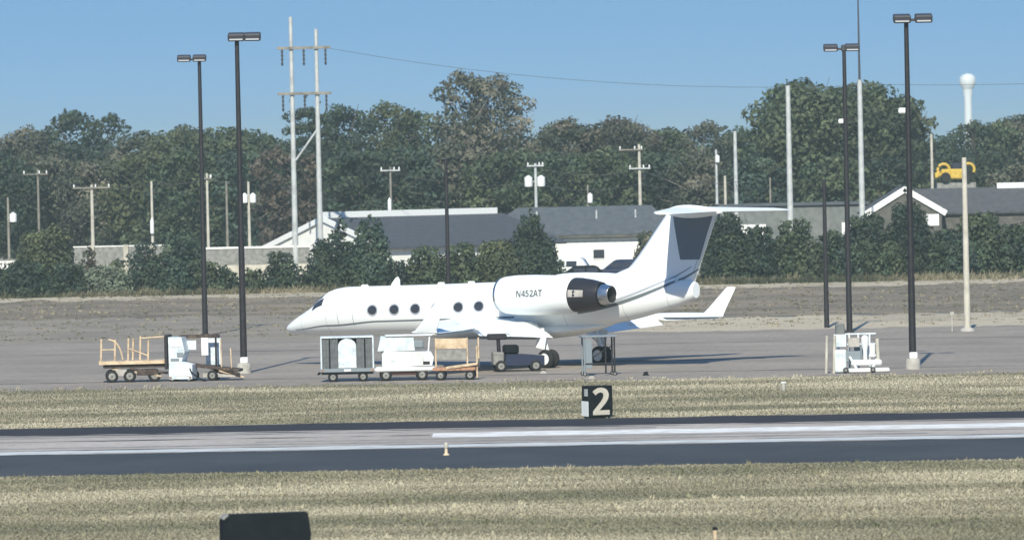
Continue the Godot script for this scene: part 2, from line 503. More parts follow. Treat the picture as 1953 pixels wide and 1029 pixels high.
func broad_tree(called: String, label: String, px: float, wpx: float, top: float, depth: float, kind: String, group: String, low := 0.14, open := 1.0) -> void:
	var base := foot(px, top, depth)
	var h := at(px, top, depth).y
	var w := wpx * depth / F
	var o := thing(called, label, "tree", base, 0.0, group)
	var puffs := []
	var n := int(clampf(h * w * 0.17, 14, 44))
	var hc := h * (1.0 - low) * 0.5
	var cy := h * low + hc
	var tg := G.new()
	tg.path([Vector3.ZERO, Vector3(rng.randf_range(-0.2, 0.2), h * 0.3, 0), Vector3(rng.randf_range(-0.4, 0.4), h * 0.7, 0.2)], [0.022 * h + 0.05, 0.016 * h + 0.03, 0.05], 7)
	for i in n:
		var a := TAU * (i * 0.618034 + rng.randf() * 0.15)
		var yy := lerpf(-0.92, 0.90, (i + 0.5) / n)
		var rr := sqrt(maxf(0.0, 1.0 - yy * yy * 0.9)) * rng.randf_range(0.45, 0.8)
		if yy < 0.0: rr = lerpf(rr, 0.75, -yy * 0.6)
		var c := Vector3(cos(a) * rr * w * 0.5, cy + yy * hc * 0.86, sin(a) * rr * w * 0.5)
		var r := rng.randf_range(0.13, 0.25) * w * (0.8 if yy > 0.5 else 1.0)
		r = clampf(r, 0.7, 3.0)
		puffs.append([c, Vector3(r, r * rng.randf_range(0.65, 0.9), r)])
		if i % 2 == 0:
			var st := Vector3(0, clampf(c.y * 0.55, 0.5, h * 0.6), 0)
			tg.path([st, st.lerp(c, 0.5) + Vector3(0, 0.4, 0), c], [0.012 * h, 0.008 * h, 0.02], 5)
	puffs.append([Vector3(rng.randf_range(-0.1, 0.1) * w, h - w * 0.13, 0), Vector3(w * 0.14, w * 0.12, w * 0.14)])
	for i in 5:
		var q := (i - 2) / 2.0
		puffs.append([Vector3(q * w * 0.32, h - w * 0.10 - q * q * h * 0.09 * rng.randf_range(0.7, 1.5) - 0.4, rng.randf_range(-0.1, 0.1) * w), Vector3(w * 0.17, w * 0.11, w * 0.17)])
	for i in 6:
		puffs.append([Vector3(rng.randf_range(-0.2, 0.2) * w, cy + hc * rng.randf_range(-0.6, 0.5), rng.randf_range(-0.2, 0.2) * w), Vector3(w, hc * 0.9, w) * 0.26])
	for i in 16:
		var a := rng.randf() * TAU
		var yy := rng.randf_range(-0.3, 0.95)
		var rr := sqrt(1.0 - yy * yy * 0.9) * w * 0.5
		var tip := Vector3(cos(a) * rr * 1.04, cy + yy * hc * 1.04, sin(a) * rr * 1.04)
		var st := Vector3(cos(a) * rr * 0.3, cy + yy * hc * 0.55, sin(a) * rr * 0.3)
		tg.path([st, st.lerp(tip, 0.5) + Vector3(rng.randfn() * 0.25, rng.randfn() * 0.25, 0), tip], [0.09, 0.06, 0.02], 4)
	part("trunk", tg, M.bark if kind != "twig" and kind != "grey" else M.wood, o)
	var g := G.new()
	crown(g, puffs, (0.45 if kind == "twig" else rng.randf_range(0.5, 0.68)) * open, 0.38 * rng.randf_range(0.85, 1.2), palette(kind))
	part("crown", g, M.leaf, o)

func cone_tree(called: String, label: String, px: float, wpx: float, top: float, depth: float, kind: String, group: String, blunt := 0.12) -> void:
	var base := foot(px, top, depth)
	var h := at(px, top, depth).y
	var w := wpx * depth / F
	var o := thing(called, label, "shrub" if h < 3.2 else "tree", base, 0.0, group)
	var tg := G.new()
	tg.path([Vector3.ZERO, Vector3(0, h * 0.85, 0)], [0.10, 0.02], 6)
	part("trunk", tg, M.bark, o)
	var puffs := []
	var rows := int(clampf(h / 0.75, 4, 11))
	for i in rows:
		var f := (i + 0.4) / rows
		var rad := w * 0.5 * (1.0 - f * (1.0 - blunt)) * (0.9 if i == 0 else 1.0)
		var m := int(clampf(rad * 4.0, 2, 8))
		for k in m:
			var a := TAU * (k + rng.randf() * 0.7) / m + i
			var rr := rad * rng.randf_range(0.45, 0.75)
			var r := clampf(rad * rng.randf_range(0.35, 0.55), 0.22, 1.1)
			puffs.append([Vector3(cos(a) * rr, f * h * 0.93 + 0.1, sin(a) * rr), Vector3(r, r * rng.randf_range(0.8, 1.2), r)])
	puffs.append([Vector3(0, h - 0.3, 0), Vector3(0.22, 0.35, 0.22)])
	var g := G.new()
	crown(g, puffs, 0.66, 0.26 * rng.randf_range(0.85, 1.2), palette(kind), 0.4)
	part("crown", g, M.leaf, o)

func make_trees() -> void:
	var B := "broad trees along the skyline"
	# far wood that reads as one mass closing the gaps between the trees
	var g := G.new()
	var puffs := []
	for i in 240:
		var px := -800.0 + i * 14.8
		var p := foot(px, 260, 760.0 + rng.randf_range(-30, 30))
		var h := rng.randf_range(12.0, 14.6)
		if (px > 525 and px < 550) or (px > 1765 and px < 1835): h = rng.randf_range(11.0, 13.0)
		puffs.append([p + Vector3(0, h * 0.5, 0), Vector3(2.6, h * 0.5, 2.6)])
	crown(g, puffs, 0.5, 0.85, palette("dark") + palette("mid"))
	tag(part("distant_wood", g, M.leaf, self), "far dark wood closing the gaps behind the skyline trees", "wood", "", "stuff")
	var skyline := [
		[-20, 150, 262, 640, "teal", "dark tree cut by the left edge of the photo on the skyline"],
		[48, 120, 238, 640, "grey", "thin feathery grey tree top near the left edge of the skyline"],
		[140, 110, 206, 660, "dark", "dark dome-shaped tree standing above the skyline at the far left"],
		[208, 70, 212, 665, "dark", "small dark leaning tree top right beside the dark dome tree"],
		[268, 120, 246, 640, "grey", "low grey tree in the skyline dip right of the dark dome tree"],
		[345, 150, 236, 630, "olive", "olive round tree behind the shorter left lamp head pole"],
		[445, 150, 238, 625, "mid", "broad green tree behind the taller left lamp pole"],
		[512, 90, 252, 630, "mid", "sloping tree shoulder ending left of the twin power poles"],
		[655, 120, 196, 600, "dark", "dark evergreen tree just right of the twin power poles"],
		[742, 110, 190, 615, "olive", "pale olive rounded tree between the twin poles and the tallest tree"],
		[800, 110, 206, 620, "mid", "green tree shoulder touching the left side of the tallest tree"],
		[885, 110, 131, 600, "twig", "left half of the tallest grey-brown twiggy tree, with its own top"],
		[945, 130, 138, 604, "twig", "tallest broad grey-brown tree at centre of the skyline"],
		[1075, 130, 222, 625, "brown", "russet-topped tree right of the tallest tree"],
		[1180, 150, 217, 625, "brown", "wide russet-topped tree above the grey hip roof"],
		[1270, 110, 240, 630, "mid", "low green tree above the tail fin of the jet"],
		[1345, 90, 227, 620, "grey", "thin grey tree with a bare leaning branch behind the pole cluster"],
		[1425, 120, 240, 625, "mid", "green tree left of the big round tree"],
		[1530, 190, 146, 570, "mid", "big round green tree behind the tall pale pole, left half of the pair"],
		[1640, 190, 152, 575, "mid", "big round tree right half of the pair, behind the tallest mast"],
		[1722, 110, 178, 590, "olive", "olive tree behind the taller right lamp pole"],
		[1858, 90, 226, 640, "dark", "dark small tree at the foot of the water tower"],
		[1915, 120, 222, 640, "mid", "green tree right of the water tower"],
		[1975, 120, 206, 640, "grey", "tall grey tree cut by the right edge of the photo"],
	]
	for t in skyline: broad_tree("broad_tree", t[5], t[0], t[1] * 1.22, t[2], t[3], t[4], B, 0.08)
	var C := "trees of the middle row behind the houses"
	var middle := [
		[5, 150, 300, 580, "dark", "dark middle-row tree cut by the left edge of the photo"],
		[95, 150, 300, 585, "grey", "greyish middle-row tree behind the thin left pole"],
		[190, 150, 305, 580, "grey", "brownish middle-row tree behind the first short pale post"],
		[275, 150, 290, 575, "olive", "olive middle-row tree behind the second short pale post"],
		[360, 150, 285, 570, "mid", "green middle-row tree behind the shorter left lamp pole"],
		[450, 130, 290, 570, "teal", "dark teal middle-row tree behind the taller left lamp pole"],
		[520, 90, 285, 560, "russet", "bare russet tree left of the twin power poles"],
		[585, 60, 300, 562, "russet", "bare russet tree seen between the twin power poles"],
		[680, 130, 285, 560, "dark", "dark middle-row tree above the white gable"],
		[770, 140, 280, 560, "teal", "dark teal middle-row tree above the white ridge line"],
		[870, 150, 275, 565, "grey", "grey-brown middle-row tree under the tallest tree"],
		[965, 150, 290, 560, "mid", "green middle-row tree behind the pole with two transformers"],
		[1060, 140, 290, 565, "teal", "dark teal middle-row tree above the left part of the grey hip roof"],
		[1150, 140, 285, 560, "mid", "green middle-row tree above the middle of the grey hip roof"],
		[1245, 140, 290, 565, "dark", "dark middle-row tree behind the wooden pole with two crossarms"],
		[1330, 120, 300, 560, "grey", "brownish middle-row tree above the top of the fin"],
		[1440, 120, 300, 550, "teal", "dark teal middle-row tree left of the tall pale pole"],
		[1590, 120, 300, 548, "mid", "green middle-row bush under the big round trees"],
		[1690, 110, 300, 550, "dark", "dark middle-row tree above the dark gable"],
		[1785, 110, 262, 620, "teal", "low hazy tree under the skyline gap left of the water tower"],
		[1880, 130, 290, 600, "dark", "dark tree behind the yellow machine"],
		[1945, 120, 315, 560, "grey", "grey-brown tree above the white ridge at the right edge"],
	]
	for t in middle: broad_tree("middle_tree", t[5], t[0], t[1] * 1.15, t[2] - 8, t[3], t[4], C, 0.03)
	# narrow dark cypress block behind the twin poles
	for t in [[556, 34, 186, "left dark columnar tree behind the twin power poles"], [582, 40, 178, "middle dark columnar tree behind the twin power poles"], [606, 36, 190, "right dark columnar tree behind the twin power poles"]]:
		cone_tree("columnar_tree", t[3], t[0], t[1] * 1.5, t[2], 590, "dark", "dark columnar trees behind the twin power poles", 0.75)
	var S := "evergreens in front of the houses"
	var shrubs := [
		[-15, 90, 500, 452, "dark", "low dark bush cut by the left edge at the foot of the trees"],
		[82, 140, 440, 455, "olive", "broad olive evergreen at the far left of the front row"],
		[45, 120, 508, 446, "dark", "low dark bush in front of the broad olive evergreen"],
		[128, 90, 505, 447, "dark", "low dark bush right of the broad olive evergreen"],
		[198, 100, 512, 447, "pale", "pale grey-green rounded bush at the left of the front row"],
		[275, 75, 455, 450, "teal", "dark conical evergreen left of the shorter lamp pole"],
		[345, 95, 445, 449, "teal", "wide dark conical evergreen behind the shorter left lamp pole"],
		[425, 70, 512, 447, "dark", "low dark bush between the two left lamp poles"],
		[485, 60, 515, 446, "mid", "low green bush right of the taller left lamp pole"],
		[535, 80, 478, 448, "dark", "dark rounded evergreen left of the twin poles' foot"],
		[622, 90, 455, 449, "dark", "dark evergreen at the right foot of the twin poles"],
		[648, 90, 414, 452, "dark", "tall dark spire evergreen in front of the white gable"],
		[705, 110, 408, 450, "teal", "tallest wide evergreen spire over the cockpit roof of the jet"],
		[812, 95, 470, 448, "mid", "green conical evergreen behind the dark pole at mid fuselage"],
		[880, 90, 462, 448, "mid", "green rounded evergreen right of the dark pole at mid fuselage"],
		[945, 110, 458, 449, "olive", "olive evergreen left of the spire above the engine"],
		[1012, 110, 398, 450, "dark", "dark spire evergreen above the engine of the jet"],
		[1240, 80, 440, 470, "grey", "grey thin bush under the right end of the hip roof"],
		[1385, 100, 404, 449, "dark", "dark evergreen just right of the fin trailing edge"],
		[1446, 105, 428, 450, "dark", "dark evergreen under the far tailplane tip"],
		[1516, 95, 418, 450, "mid", "green evergreen right of the tall pale pole"],
		[1584, 85, 440, 450, "dark", "dark evergreen behind the pair of right far poles"],
		[1650, 120, 408, 449, "dark", "dark evergreen under the dark gable's left eave"],
		[1732, 105, 384, 450, "dark", "dark evergreen spire in front of the dark gable"],
		[1802, 90, 436, 449, "dark", "dark evergreen left of the pale front post"],
		[1866, 110, 406, 450, "mid", "green evergreen right of the pale front post"],
		[1942, 120, 428, 450, "dark", "dark evergreen at the right edge of the front row"],
		[168, 60, 470, 452, "brown", "brownish small bush in front of the short pale garden wall"],
		[222, 55, 492, 449, "olive", "olive small bush right of the pale grey-green rounded bush"],
		[310, 60, 478, 452, "mid", "green bush wedged between the two dark conical evergreens on the left"],
		[395, 60, 498, 446, "mid", "small green bush at the foot of the shorter left lamp pole, in the front row"],
		[755, 60, 500, 447, "dark", "low dark bush right of the tallest evergreen spire over the cockpit"],
		[1560, 60, 470, 446, "olive", "low olive bush left of the pair of right far poles"],
		[1618, 70, 462, 446, "teal", "low teal bush between the right far poles"],
		[1700, 70, 458, 446, "mid", "low green bush at the left of the evergreen spire by the dark gable"],
		[1838, 70, 455, 446, "teal", "low teal bush behind the pale front post"],
	]
	for t in shrubs: cone_tree("evergreen", t[5], t[0], t[1] * 1.14, t[2], t[3], t[4], S, 0.26 if t[2] < 420 and t[0] < 1100 else 0.5)

# ------------------------------------------------------------------ buildings
func make_buildings() -> void:
	# long house with the white gable
	var a := foot(618, 470, 478)
	var o := thing("gabled_house", "long grey-roofed house with big white gable end, left of the jet's tail", "house", a, deg_to_rad(-32))
	# local x along the ridge to the right/back, gable at x = 0 facing -x
	var eave := 3.1
	var ridge := at(620, 418, 485).y
	var hw := 7.8
	var ln := 19.0
	o.rotation.y = deg_to_rad(40)
	var g := G.new()
	g.prism([Vector2(-hw, 0), Vector2(hw, 0), Vector2(hw, eave), Vector2(0, ridge - 0.12), Vector2(-hw, eave)], -ln, 0.0, Transform3D(Basis(Vector3.UP, -PI / 2), Vector3.ZERO))
	part("wall", g, M.siding, o)
	for s in [-1.0, 1.0]:
		g = G.new()
		var e := Vector3(-0.12, eave - 0.25, s * (hw + 0.5))
		var r := Vector3(-0.12, ridge, 0)
		var up := Vector3(0, 0.16, 0)
		var l := Vector3(ln + 1.0, 0, 0)
		g.quad(e + up, e + l + up, r + l + up, r + up) if s > 0 else g.quad(r + up, r + l + up, e + l + up, e + up)
		g.quad(e, r, r + l, e + l) if s > 0 else g.quad(e, e + l, r + l, r)
		g.quad(e, e + l, e + l + up, e + up) if s > 0 else g.quad(e + up, e + l + up, e + l, e)
		g.quad(e, e + up, r + up, r) if s > 0 else g.quad(r, r + up, e + up, e)
		part("roof_slope", g, M.shingle_dark, o)
	for s in [-1.0, 1.0]:
		var sl := Vector2(hw + 0.5, ridge - eave + 0.25)
		block(Vector3(-0.17, (ridge + eave) * 0.5, s * (hw + 0.5) * 0.5), Vector3(0.1, 0.46, sl.length()), M.trim, "barge_board", o, 0.0, Basis(Vector3.RIGHT, s * atan2(sl.y, sl.x)))
	block(Vector3(ln * 0.5, ridge + 0.36, -0.3), Vector3(ln + 0.4, 0.62, 0.5), M.trim, "ridge_fascia", o)
	for x in [5.0, 9.5, 14.0, 18.5]:
		var w := block(Vector3(x, 1.7, hw + 0.02), Vector3(1.3, 1.1, 0.08), M.trim, "window_frame", o)
		block(Vector3(x, 1.7, hw + 0.05), Vector3(1.1, 0.9, 0.06), M.glass, "window_pane", w)
	for z in [-2.5, 2.5]:
		block(Vector3(-0.02, 1.6, z), Vector3(0.08, 1.2, 1.1), M.glass, "window", o)

	# hip-roofed house
	var hl := at(905, 460, 490)
	var hr := at(1295, 455, 490)
	var c := (hl + hr) * 0.5
	o = thing("hip_roofed_house", "white-walled house with grey hip roof above the engine of the jet", "house", Vector3(c.x, 0, c.z - 5.0))
	var half := (hr.x - hl.x) * 0.5
	var top := at(1120, 393, 495).y
	eave = at(1100, 449, 485).y
	var D := 5.2
	block(Vector3(0, eave * 0.5, 0), Vector3(half * 2 - 1.2, eave, D * 2 - 1.2), M.siding, "wall", o)
	g = G.new()
	var e0 := [Vector3(-half, eave, D), Vector3(half, eave, D), Vector3(half, eave, -D), Vector3(-half, eave, -D)]
	var r0 := Vector3(-half + 3.8, top, 0)
	var r1 := Vector3(half - 2.2, top, 0)
	g.quad(e0[0], e0[1], r1, r0); g.quad(e0[2], e0[3], r0, r1); g.tri(e0[1], e0[2], r1); g.tri(e0[3], e0[0], r0)
	g.quad(e0[3], e0[2], e0[1], e0[0])
	part("roof", g, M.shingle, o)
	block(Vector3(0, eave - 0.14, D - 0.02), Vector3(half * 2, 0.2, 0.06), M.darkwall, "gutter", o)
	for x in [-4.5, 1.9]:
		var w := block(Vector3(x, eave * 0.52, D - 0.58), Vector3(1.15, 0.95, 0.09), M.trim, "window_frame", o)
		block(Vector3(x, eave * 0.52, D - 0.53), Vector3(0.95, 0.75, 0.05), M.glass, "window_pane", w)
	block(Vector3(-6.3, 1.05, D - 0.57), Vector3(1.0, 2.1, 0.1), M.darkwall, "door", o)

	for x in [-3.4, 1.8, 5.2]:
		bar(Vector3(x, lerpf(eave, top, 0.55), D * 0.42), Vector3(x, lerpf(eave, top, 0.55) + 0.75, D * 0.42), 0.09, M.galv, "vent_pipe", o)
	# dark gabled house on the right
	c = foot(1727, 400, 488)
	o = thing("dark_gabled_house", "dark-walled house with white gable trim, right of the tallest mast", "house", c)
	top = at(1727, 362, 488).y
	eave = at(1727, 408, 488).y
	hw = 3.45
	g = G.new()
	g.prism([Vector2(-hw + 0.3, 0), Vector2(hw - 0.3, 0), Vector2(hw - 0.3, eave), Vector2(0, top - 0.15), Vector2(-hw + 0.3, eave)], -9.0, 0.0)
	part("wall", g, M.darkwall, o)
	for s in [-1.0, 1.0]:
		var sl := Vector3(s * hw, eave - top, 0)
		var ang := atan2(sl.y, sl.x)
		block(Vector3(s * hw * 0.5, (eave + top) * 0.5 + 0.05, 0.12), Vector3(sl.length() + 0.2, 0.5, 0.14), M.trim, "barge_board", o, 0.0, Basis(Vector3.BACK, ang))
		block(Vector3(s * hw * 0.5, (eave + top) * 0.5 + 0.16, -4.55), Vector3(sl.length() + 0.3, 0.16, 9.2), M.shingle2, "roof_slope", o, 0.0, Basis(Vector3.BACK, ang))
	block(Vector3(2.3, eave - 0.55, 0.05), Vector3(1.2, 1.0, 0.1), M.trim, "window", o)
	block(Vector3(-1.4, 1.5, 0.05), Vector3(1.2, 1.1, 0.1), M.glass, "window", o)

	# long grey roofed house at the right edge
	c = foot(1905, 400, 496)
	o = thing("long_house", "long grey-roofed house with white ridge cut by the right edge", "house", c)
	top = at(1905, 358, 500).y
	eave = at(1905, 405, 493).y
	g = G.new()
	g.prism([Vector2(-4.5, 0), Vector2(4.5, 0), Vector2(4.5, eave), Vector2(0, top - 0.15), Vector2(-4.5, eave)], -7.0, 8.0, Transform3D(Basis(Vector3.UP, PI / 2), Vector3.ZERO))
	part("wall", g, M.darkwall, o)
	for s in [-1.0, 1.0]:
		var ang := atan2(top - eave, 4.8)
		block(Vector3(0.6, (eave + top) * 0.5, s * 2.42), Vector3(16.2, 0.16, sqrt(4.9 * 4.9 + (top - eave) * (top - eave))), M.shingle2, "roof_slope", o, 0.0, Basis(Vector3.RIGHT, s * ang))
	block(Vector3(5.4, top + 0.18, 0), Vector3(11.0, 0.55, 0.5), M.trim, "ridge_cap", o)
	for x in [0.5, 3.5]:
		block(Vector3(x, eave * 0.5, 4.52), Vector3(1.3, 1.1, 0.08), M.glass, "window", o)

	# low grey shed between the fin and the dark gable
	c = foot(1515, 420, 500)
	o = thing("low_shed", "low blue-grey flat shed behind the tailplane of the jet", "shed", c)
	top = at(1515, 392, 500).y
	block(Vector3(0, top * 0.5, -3), Vector3(13.0, top, 6.0), M.shedwall, "wall", o)
	block(Vector3(0, top + 0.12, -3), Vector3(13.4, 0.24, 6.5), M.shingle, "roof", o)
	block(Vector3(4.9, top * 0.62, 0.03), Vector3(1.4, 1.1, 0.1), M.trim, "window", o)
	block(Vector3(-3.8, top * 0.5, 0.03), Vector3(2.6, 2.4, 0.1), M.trim, "door", o)

	# low pale walls behind the left shrubs
	var w0 := foot(392, 470, 466)
	var w1 := foot(590, 470, 466)
	o = thing("block_wall", "pale grey block wall left of the white gable, topped by a coping", "wall", (w0 + w1) * 0.5)
	var H := at(480, 470, 466).y
	block(Vector3(0, H * 0.28, 0), Vector3(w1.x - w0.x, H * 0.56, 0.3), M.palewood, "plinth", o)
	block(Vector3(0, H * 0.76, 0), Vector3(w1.x - w0.x, H * 0.40, 0.26), M.blockwall, "upper_course", o)
	block(Vector3(0, H * 0.98, 0), Vector3(w1.x - w0.x + 0.1, H * 0.05, 0.4), M.siding, "coping", o)
	w0 = foot(140, 470, 464)
	w1 = foot(330, 470, 464)
	o = thing("garden_wall", "short pale wall between the olive evergreen and the dark conical evergreens", "wall", (w0 + w1) * 0.5)
	H = at(235, 470, 464).y
	block(Vector3(0, H * 0.5, 0), Vector3(w1.x - w0.x, H, 0.28), M.blockwall, "wall", o)
	block(Vector3(0, H + 0.05, 0), Vector3(w1.x - w0.x + 0.1, 0.1, 0.36), M.siding, "coping", o)
	for x in [-2.6, 0.2, 2.4]:
		block(Vector3(x, H * 0.52, 0.2), Vector3(0.4, H * 1.05, 0.4), M.palewood, "pier", o)
	w0 = foot(-20, 470, 464)
	w1 = foot(34, 470, 464)
	o = thing("wall_end", "pale wall stub at the left edge of the photo", "wall", (w0 + w1) * 0.5)
	block(Vector3(0, 1.35, 0), Vector3(w1.x - w0.x, 2.7, 0.3), M.siding, "wall", o)
	block(Vector3(0, 2.75, 0), Vector3(w1.x - w0.x + 0.1, 0.1, 0.4), M.blockwall, "coping", o)

	# water tower
	c = foot(1848, 240, 2400)
	o = thing("water_tower", "pale water tower with round tank far beyond the right trees", "water tower", c)
	var zt := at(1846, 140, 2400).y
	var zs := at(1846, 162, 2400).y
	g = G.new()
	g.lathe([Vector2(0, 3.2), Vector2(4, 1.9), Vector2(zs - 6, 1.6), Vector2(zs - 2, 2.2)], Vector3.ZERO, Vector3.UP, 20)
	part("stem", g, M.tower, o)
	g = G.new()
	g.lathe([Vector2(zs - 2, 1.9), Vector2(zs - 0.4, 3.0), Vector2(zs + 1.4, 3.5), Vector2(zt - 1.6, 3.3), Vector2(zt - 0.4, 2.0), Vector2(zt, 0.4)], Vector3.ZERO, Vector3.UP, 20)
	part("tank", g, M.tower, o)

	# yellow machine behind the long house roof
	c = foot(1824, 350, 525)
	o = thing("yellow_loader", "yellow loader with rounded guards showing above the long grey roof", "machine", c)
	var lift := at(1824, 347, 525).y
	block(Vector3(0, lift * 0.5, -0.5), Vector3(3.6, lift - 0.1, 2.2), M.blockwall, "loading_bank", o)
	block(Vector3(-0.3, lift + 0.75, 0), Vector3(2.2, 0.95, 1.5), M.yellow, "body", o, 0.12)
	for s in [-1.0, 1.0]:
		g = G.new()
		var pts := []
		for i in 13:
			var an := PI * 1.55 * i / 12.0 - 0.5
			pts.append(Vector3(s * 1.15 + cos(an) * 0.55, lift + 1.15 + sin(an) * 0.55, 0.4))
		g.path(pts, [0.14], 8)
		part("guard_hoop", g, M.yellow, o)
		g = G.new()
		g.lathe([Vector2(-0.2, 0.40), Vector2(-0.15, 0.46), Vector2(0.15, 0.46), Vector2(0.2, 0.40)], Vector3(s * 1.0, lift + 0.46, 0.75), Vector3.BACK, 20)
		part("wheel", g, M.tyre, o)
	block(Vector3(-1.75, lift + 0.7, 0.2), Vector3(0.7, 0.5, 1.6), M.yellow, "bucket", o, 0.1, Basis(Vector3.BACK, 0.4))
	block(Vector3(0.1, lift + 1.45, 0), Vector3(0.9, 0.6, 1.1), M.glass, "cab", o, 0.06)

	car("white_van", "white van parked in front of the hip-roofed house", "van", 1078, 462, 4.6, 2.0, M.white, -0.35)
	car("dark_car", "dark car parked at the foot of the engine spire evergreen", "car", 1105, 455, 4.4, 1.45, M.black, 0.15)
	car("blue_pickup", "dark blue car parked under the right end of the hip roof", "car", 1190, 463, 5.0, 1.75, M.navy, -0.25)

func car(called: String, label: String, cat: String, px: float, depth: float, ln: float, h: float, m: Material, turn: float) -> void:
	var o := thing(called, label, cat, foot(px, 490, depth), turn)
	var hl := ln * 0.5
	var w := 0.9
	var g := G.new()
	var rings := []
	for s in [[-hl, 0.45, 0.62, 0.75], [-hl + 0.15, 0.3, h * 0.52, 0.88], [-hl + 1.0, 0.28, h * 0.58, w], [0.0, 0.28, h * 0.6, w], [hl - 0.9, 0.28, h * 0.6, w], [hl - 0.1, 0.32, h * 0.56, 0.87], [hl, 0.5, h * 0.5, 0.78]]:
		var r := []
		for q in [[-1.0, 0.0], [-1.0, 0.8], [-0.9, 1.0], [0.9, 1.0], [1.0, 0.8], [1.0, 0.0]]:
			r.append(Vector3(s[0], lerpf(s[1], s[2], q[1]), q[0] * s[3]))
		rings.append(r)
	g.loft(rings)
	part("body", g, m, o)
	g = G.new()
	rings = []
	for s in [[h * 0.57, -hl + 0.95, hl - 0.35, w - 0.06], [h * 0.93, -hl + 1.75, hl - 0.8, w - 0.2], [h, -hl + 2.0, hl - 1.0, w - 0.3]]:
		rings.append([Vector3(s[1], s[0], -s[3]), Vector3(s[2], s[0], -s[3]), Vector3(s[2], s[0], s[3]), Vector3(s[1], s[0], s[3])])
	g.loft(rings)
	part("cabin", g, m, o)
	var sideang := atan2(0.14, h * 0.36)
	for x in [-hl + 2.05, -hl + 3.1]:
		block(Vector3(x, h * 0.75, w - 0.115), Vector3(0.9, h * 0.24, 0.03), M.glass, "window", o, 0.0, Basis(Vector3.RIGHT, -sideang))
	for x in [-hl + 0.85, hl - 0.85]:
		for s in [-1.0, 1.0]:
			g = G.new()
			g.lathe([Vector2(-0.1, 0.26), Vector2(-0.08, 0.33), Vector2(0.08, 0.33), Vector2(0.1, 0.26)], Vector3(x, 0.33, s * (w - 0.06)), Vector3(0, 0, s), 18)
			var wh := part("wheel", g, M.tyre, o)
			g = G.new()
			g.lathe([Vector2(0.1, 0.2), Vector2(0.115, 0.17)], Vector3(x, 0.33, s * (w - 0.06)), Vector3(0, 0, s), 14)
			part("rim", g, M.metal, wh)
	for s in [-1.0, 1.0]:
		block(Vector3(-hl + 0.04, h * 0.43, s * 0.6), Vector3(0.1, 0.13, 0.32), M.lens, "headlight", o)

# ------------------------------------------------------------------ poles
func light_pole(label: String, px: float, base_y: float, top_y: float, arms: Array, conc: bool) -> void:
	var b := ground(px, base_y)
	var o := thing("light_pole", label, "light pole", b, 0.0)
	var h := at(px, top_y, -b.z).y
	var g := G.new()
	g.tube(Vector3.ZERO, Vector3(0, h, 0), 0.165, 0.10, 12)
	part("pole", g, M.darkpole, o)
	var lo: float = arms[0]
	var hi: float = arms[1]
	block(Vector3((lo + hi) * 0.5, h - 0.02, 0), Vector3(hi - lo, 0.12, 0.12), M.lamp, "crossarm", o)
	for x in [lo, hi]:
		var f := block(Vector3(x * 0.98, h + 0.05, 0.12), Vector3(0.78, 0.34, 0.5), M.lamp, "luminaire", o, 0.05, Basis(Vector3.RIGHT, 0.25))
		block(Vector3(x * 0.98, h - 0.05, 0.25), Vector3(0.62, 0.06, 0.36), M.lens, "lens", f, 0.0, Basis(Vector3.RIGHT, 0.25))
	block(Vector3(0, h + 0.02, 0), Vector3(0.3, 0.36, 0.3), M.lamp, "pole_cap", o, 0.04)
	if conc:
		g = G.new()
		g.lathe([Vector2(0, 0.34), Vector2(0.42, 0.34), Vector2(0.48, 0.28)], Vector3.ZERO, Vector3.UP, 18)
		part("concrete_footing", g, M.concrete, o)
		block(Vector3(0.02, 0.62, 0.14), Vector3(0.36, 0.30, 0.24), M.trim, "base_cover", o, 0.04)
	else:
		block(Vector3(0, 0.06, 0), Vector3(0.5, 0.12, 0.5), M.darkmetal, "base_plate", o)

func util_pole(label: String, px: float, top_y: float, depth: float, r: float, m: Material, arms := [], cans := [], cat := "utility pole", called := "utility_pole", grp := "") -> Node3D:
	var p := at(px, top_y, depth)
	var o := thing(called, label, cat, Vector3(p.x, 0, p.z), rng.randf_range(-0.05, 0.05), grp)
	var g := G.new()
	g.tube(Vector3.ZERO, Vector3(0, p.y, 0), r * 1.2, r * 0.8, 9)
	part("pole", g, m, o)
	for a in arms:     # [py, left m, right m, white?]
		var y := at(px, a[0], depth).y
		block(Vector3((a[2] - a[1]) * 0.5, y, r + 0.06), Vector3(a[1] + a[2], 0.13, 0.1), M.galv if a[3] else M.wood, "crossarm", o)
		for x in [-a[1] + 0.1, a[2] - 0.1, (a[2] - a[1]) * 0.5 + 0.35]:
			g = G.new()
			g.lathe([Vector2(0, 0.05), Vector2(0.1, 0.08), Vector2(0.2, 0.05), Vector2(0.26, 0.03)], Vector3(x, y + 0.065, r + 0.06), Vector3.UP, 8)
			part("insulator", g, M.trim, o)
	for cn in cans:    # [py, dx, radius, height]
		var y := at(px, cn[0], depth).y
		g = G.new()
		g.lathe([Vector2(-cn[3] * 0.5, cn[2] * 0.85), Vector2(-cn[3] * 0.42, cn[2]), Vector2(cn[3] * 0.42, cn[2]), Vector2(cn[3] * 0.5, cn[2] * 0.6), Vector2(cn[3] * 0.62, 0.05)], Vector3(cn[1], y, r + cn[2] * 0.7), Vector3.UP, 14)
		part("transformer", g, M.trim, o)
		block(Vector3(cn[1] * 0.5, y, r * 0.5), Vector3(absf(cn[1]) + 0.1, 0.08, 0.08), M.galv, "bracket", o)
	return o

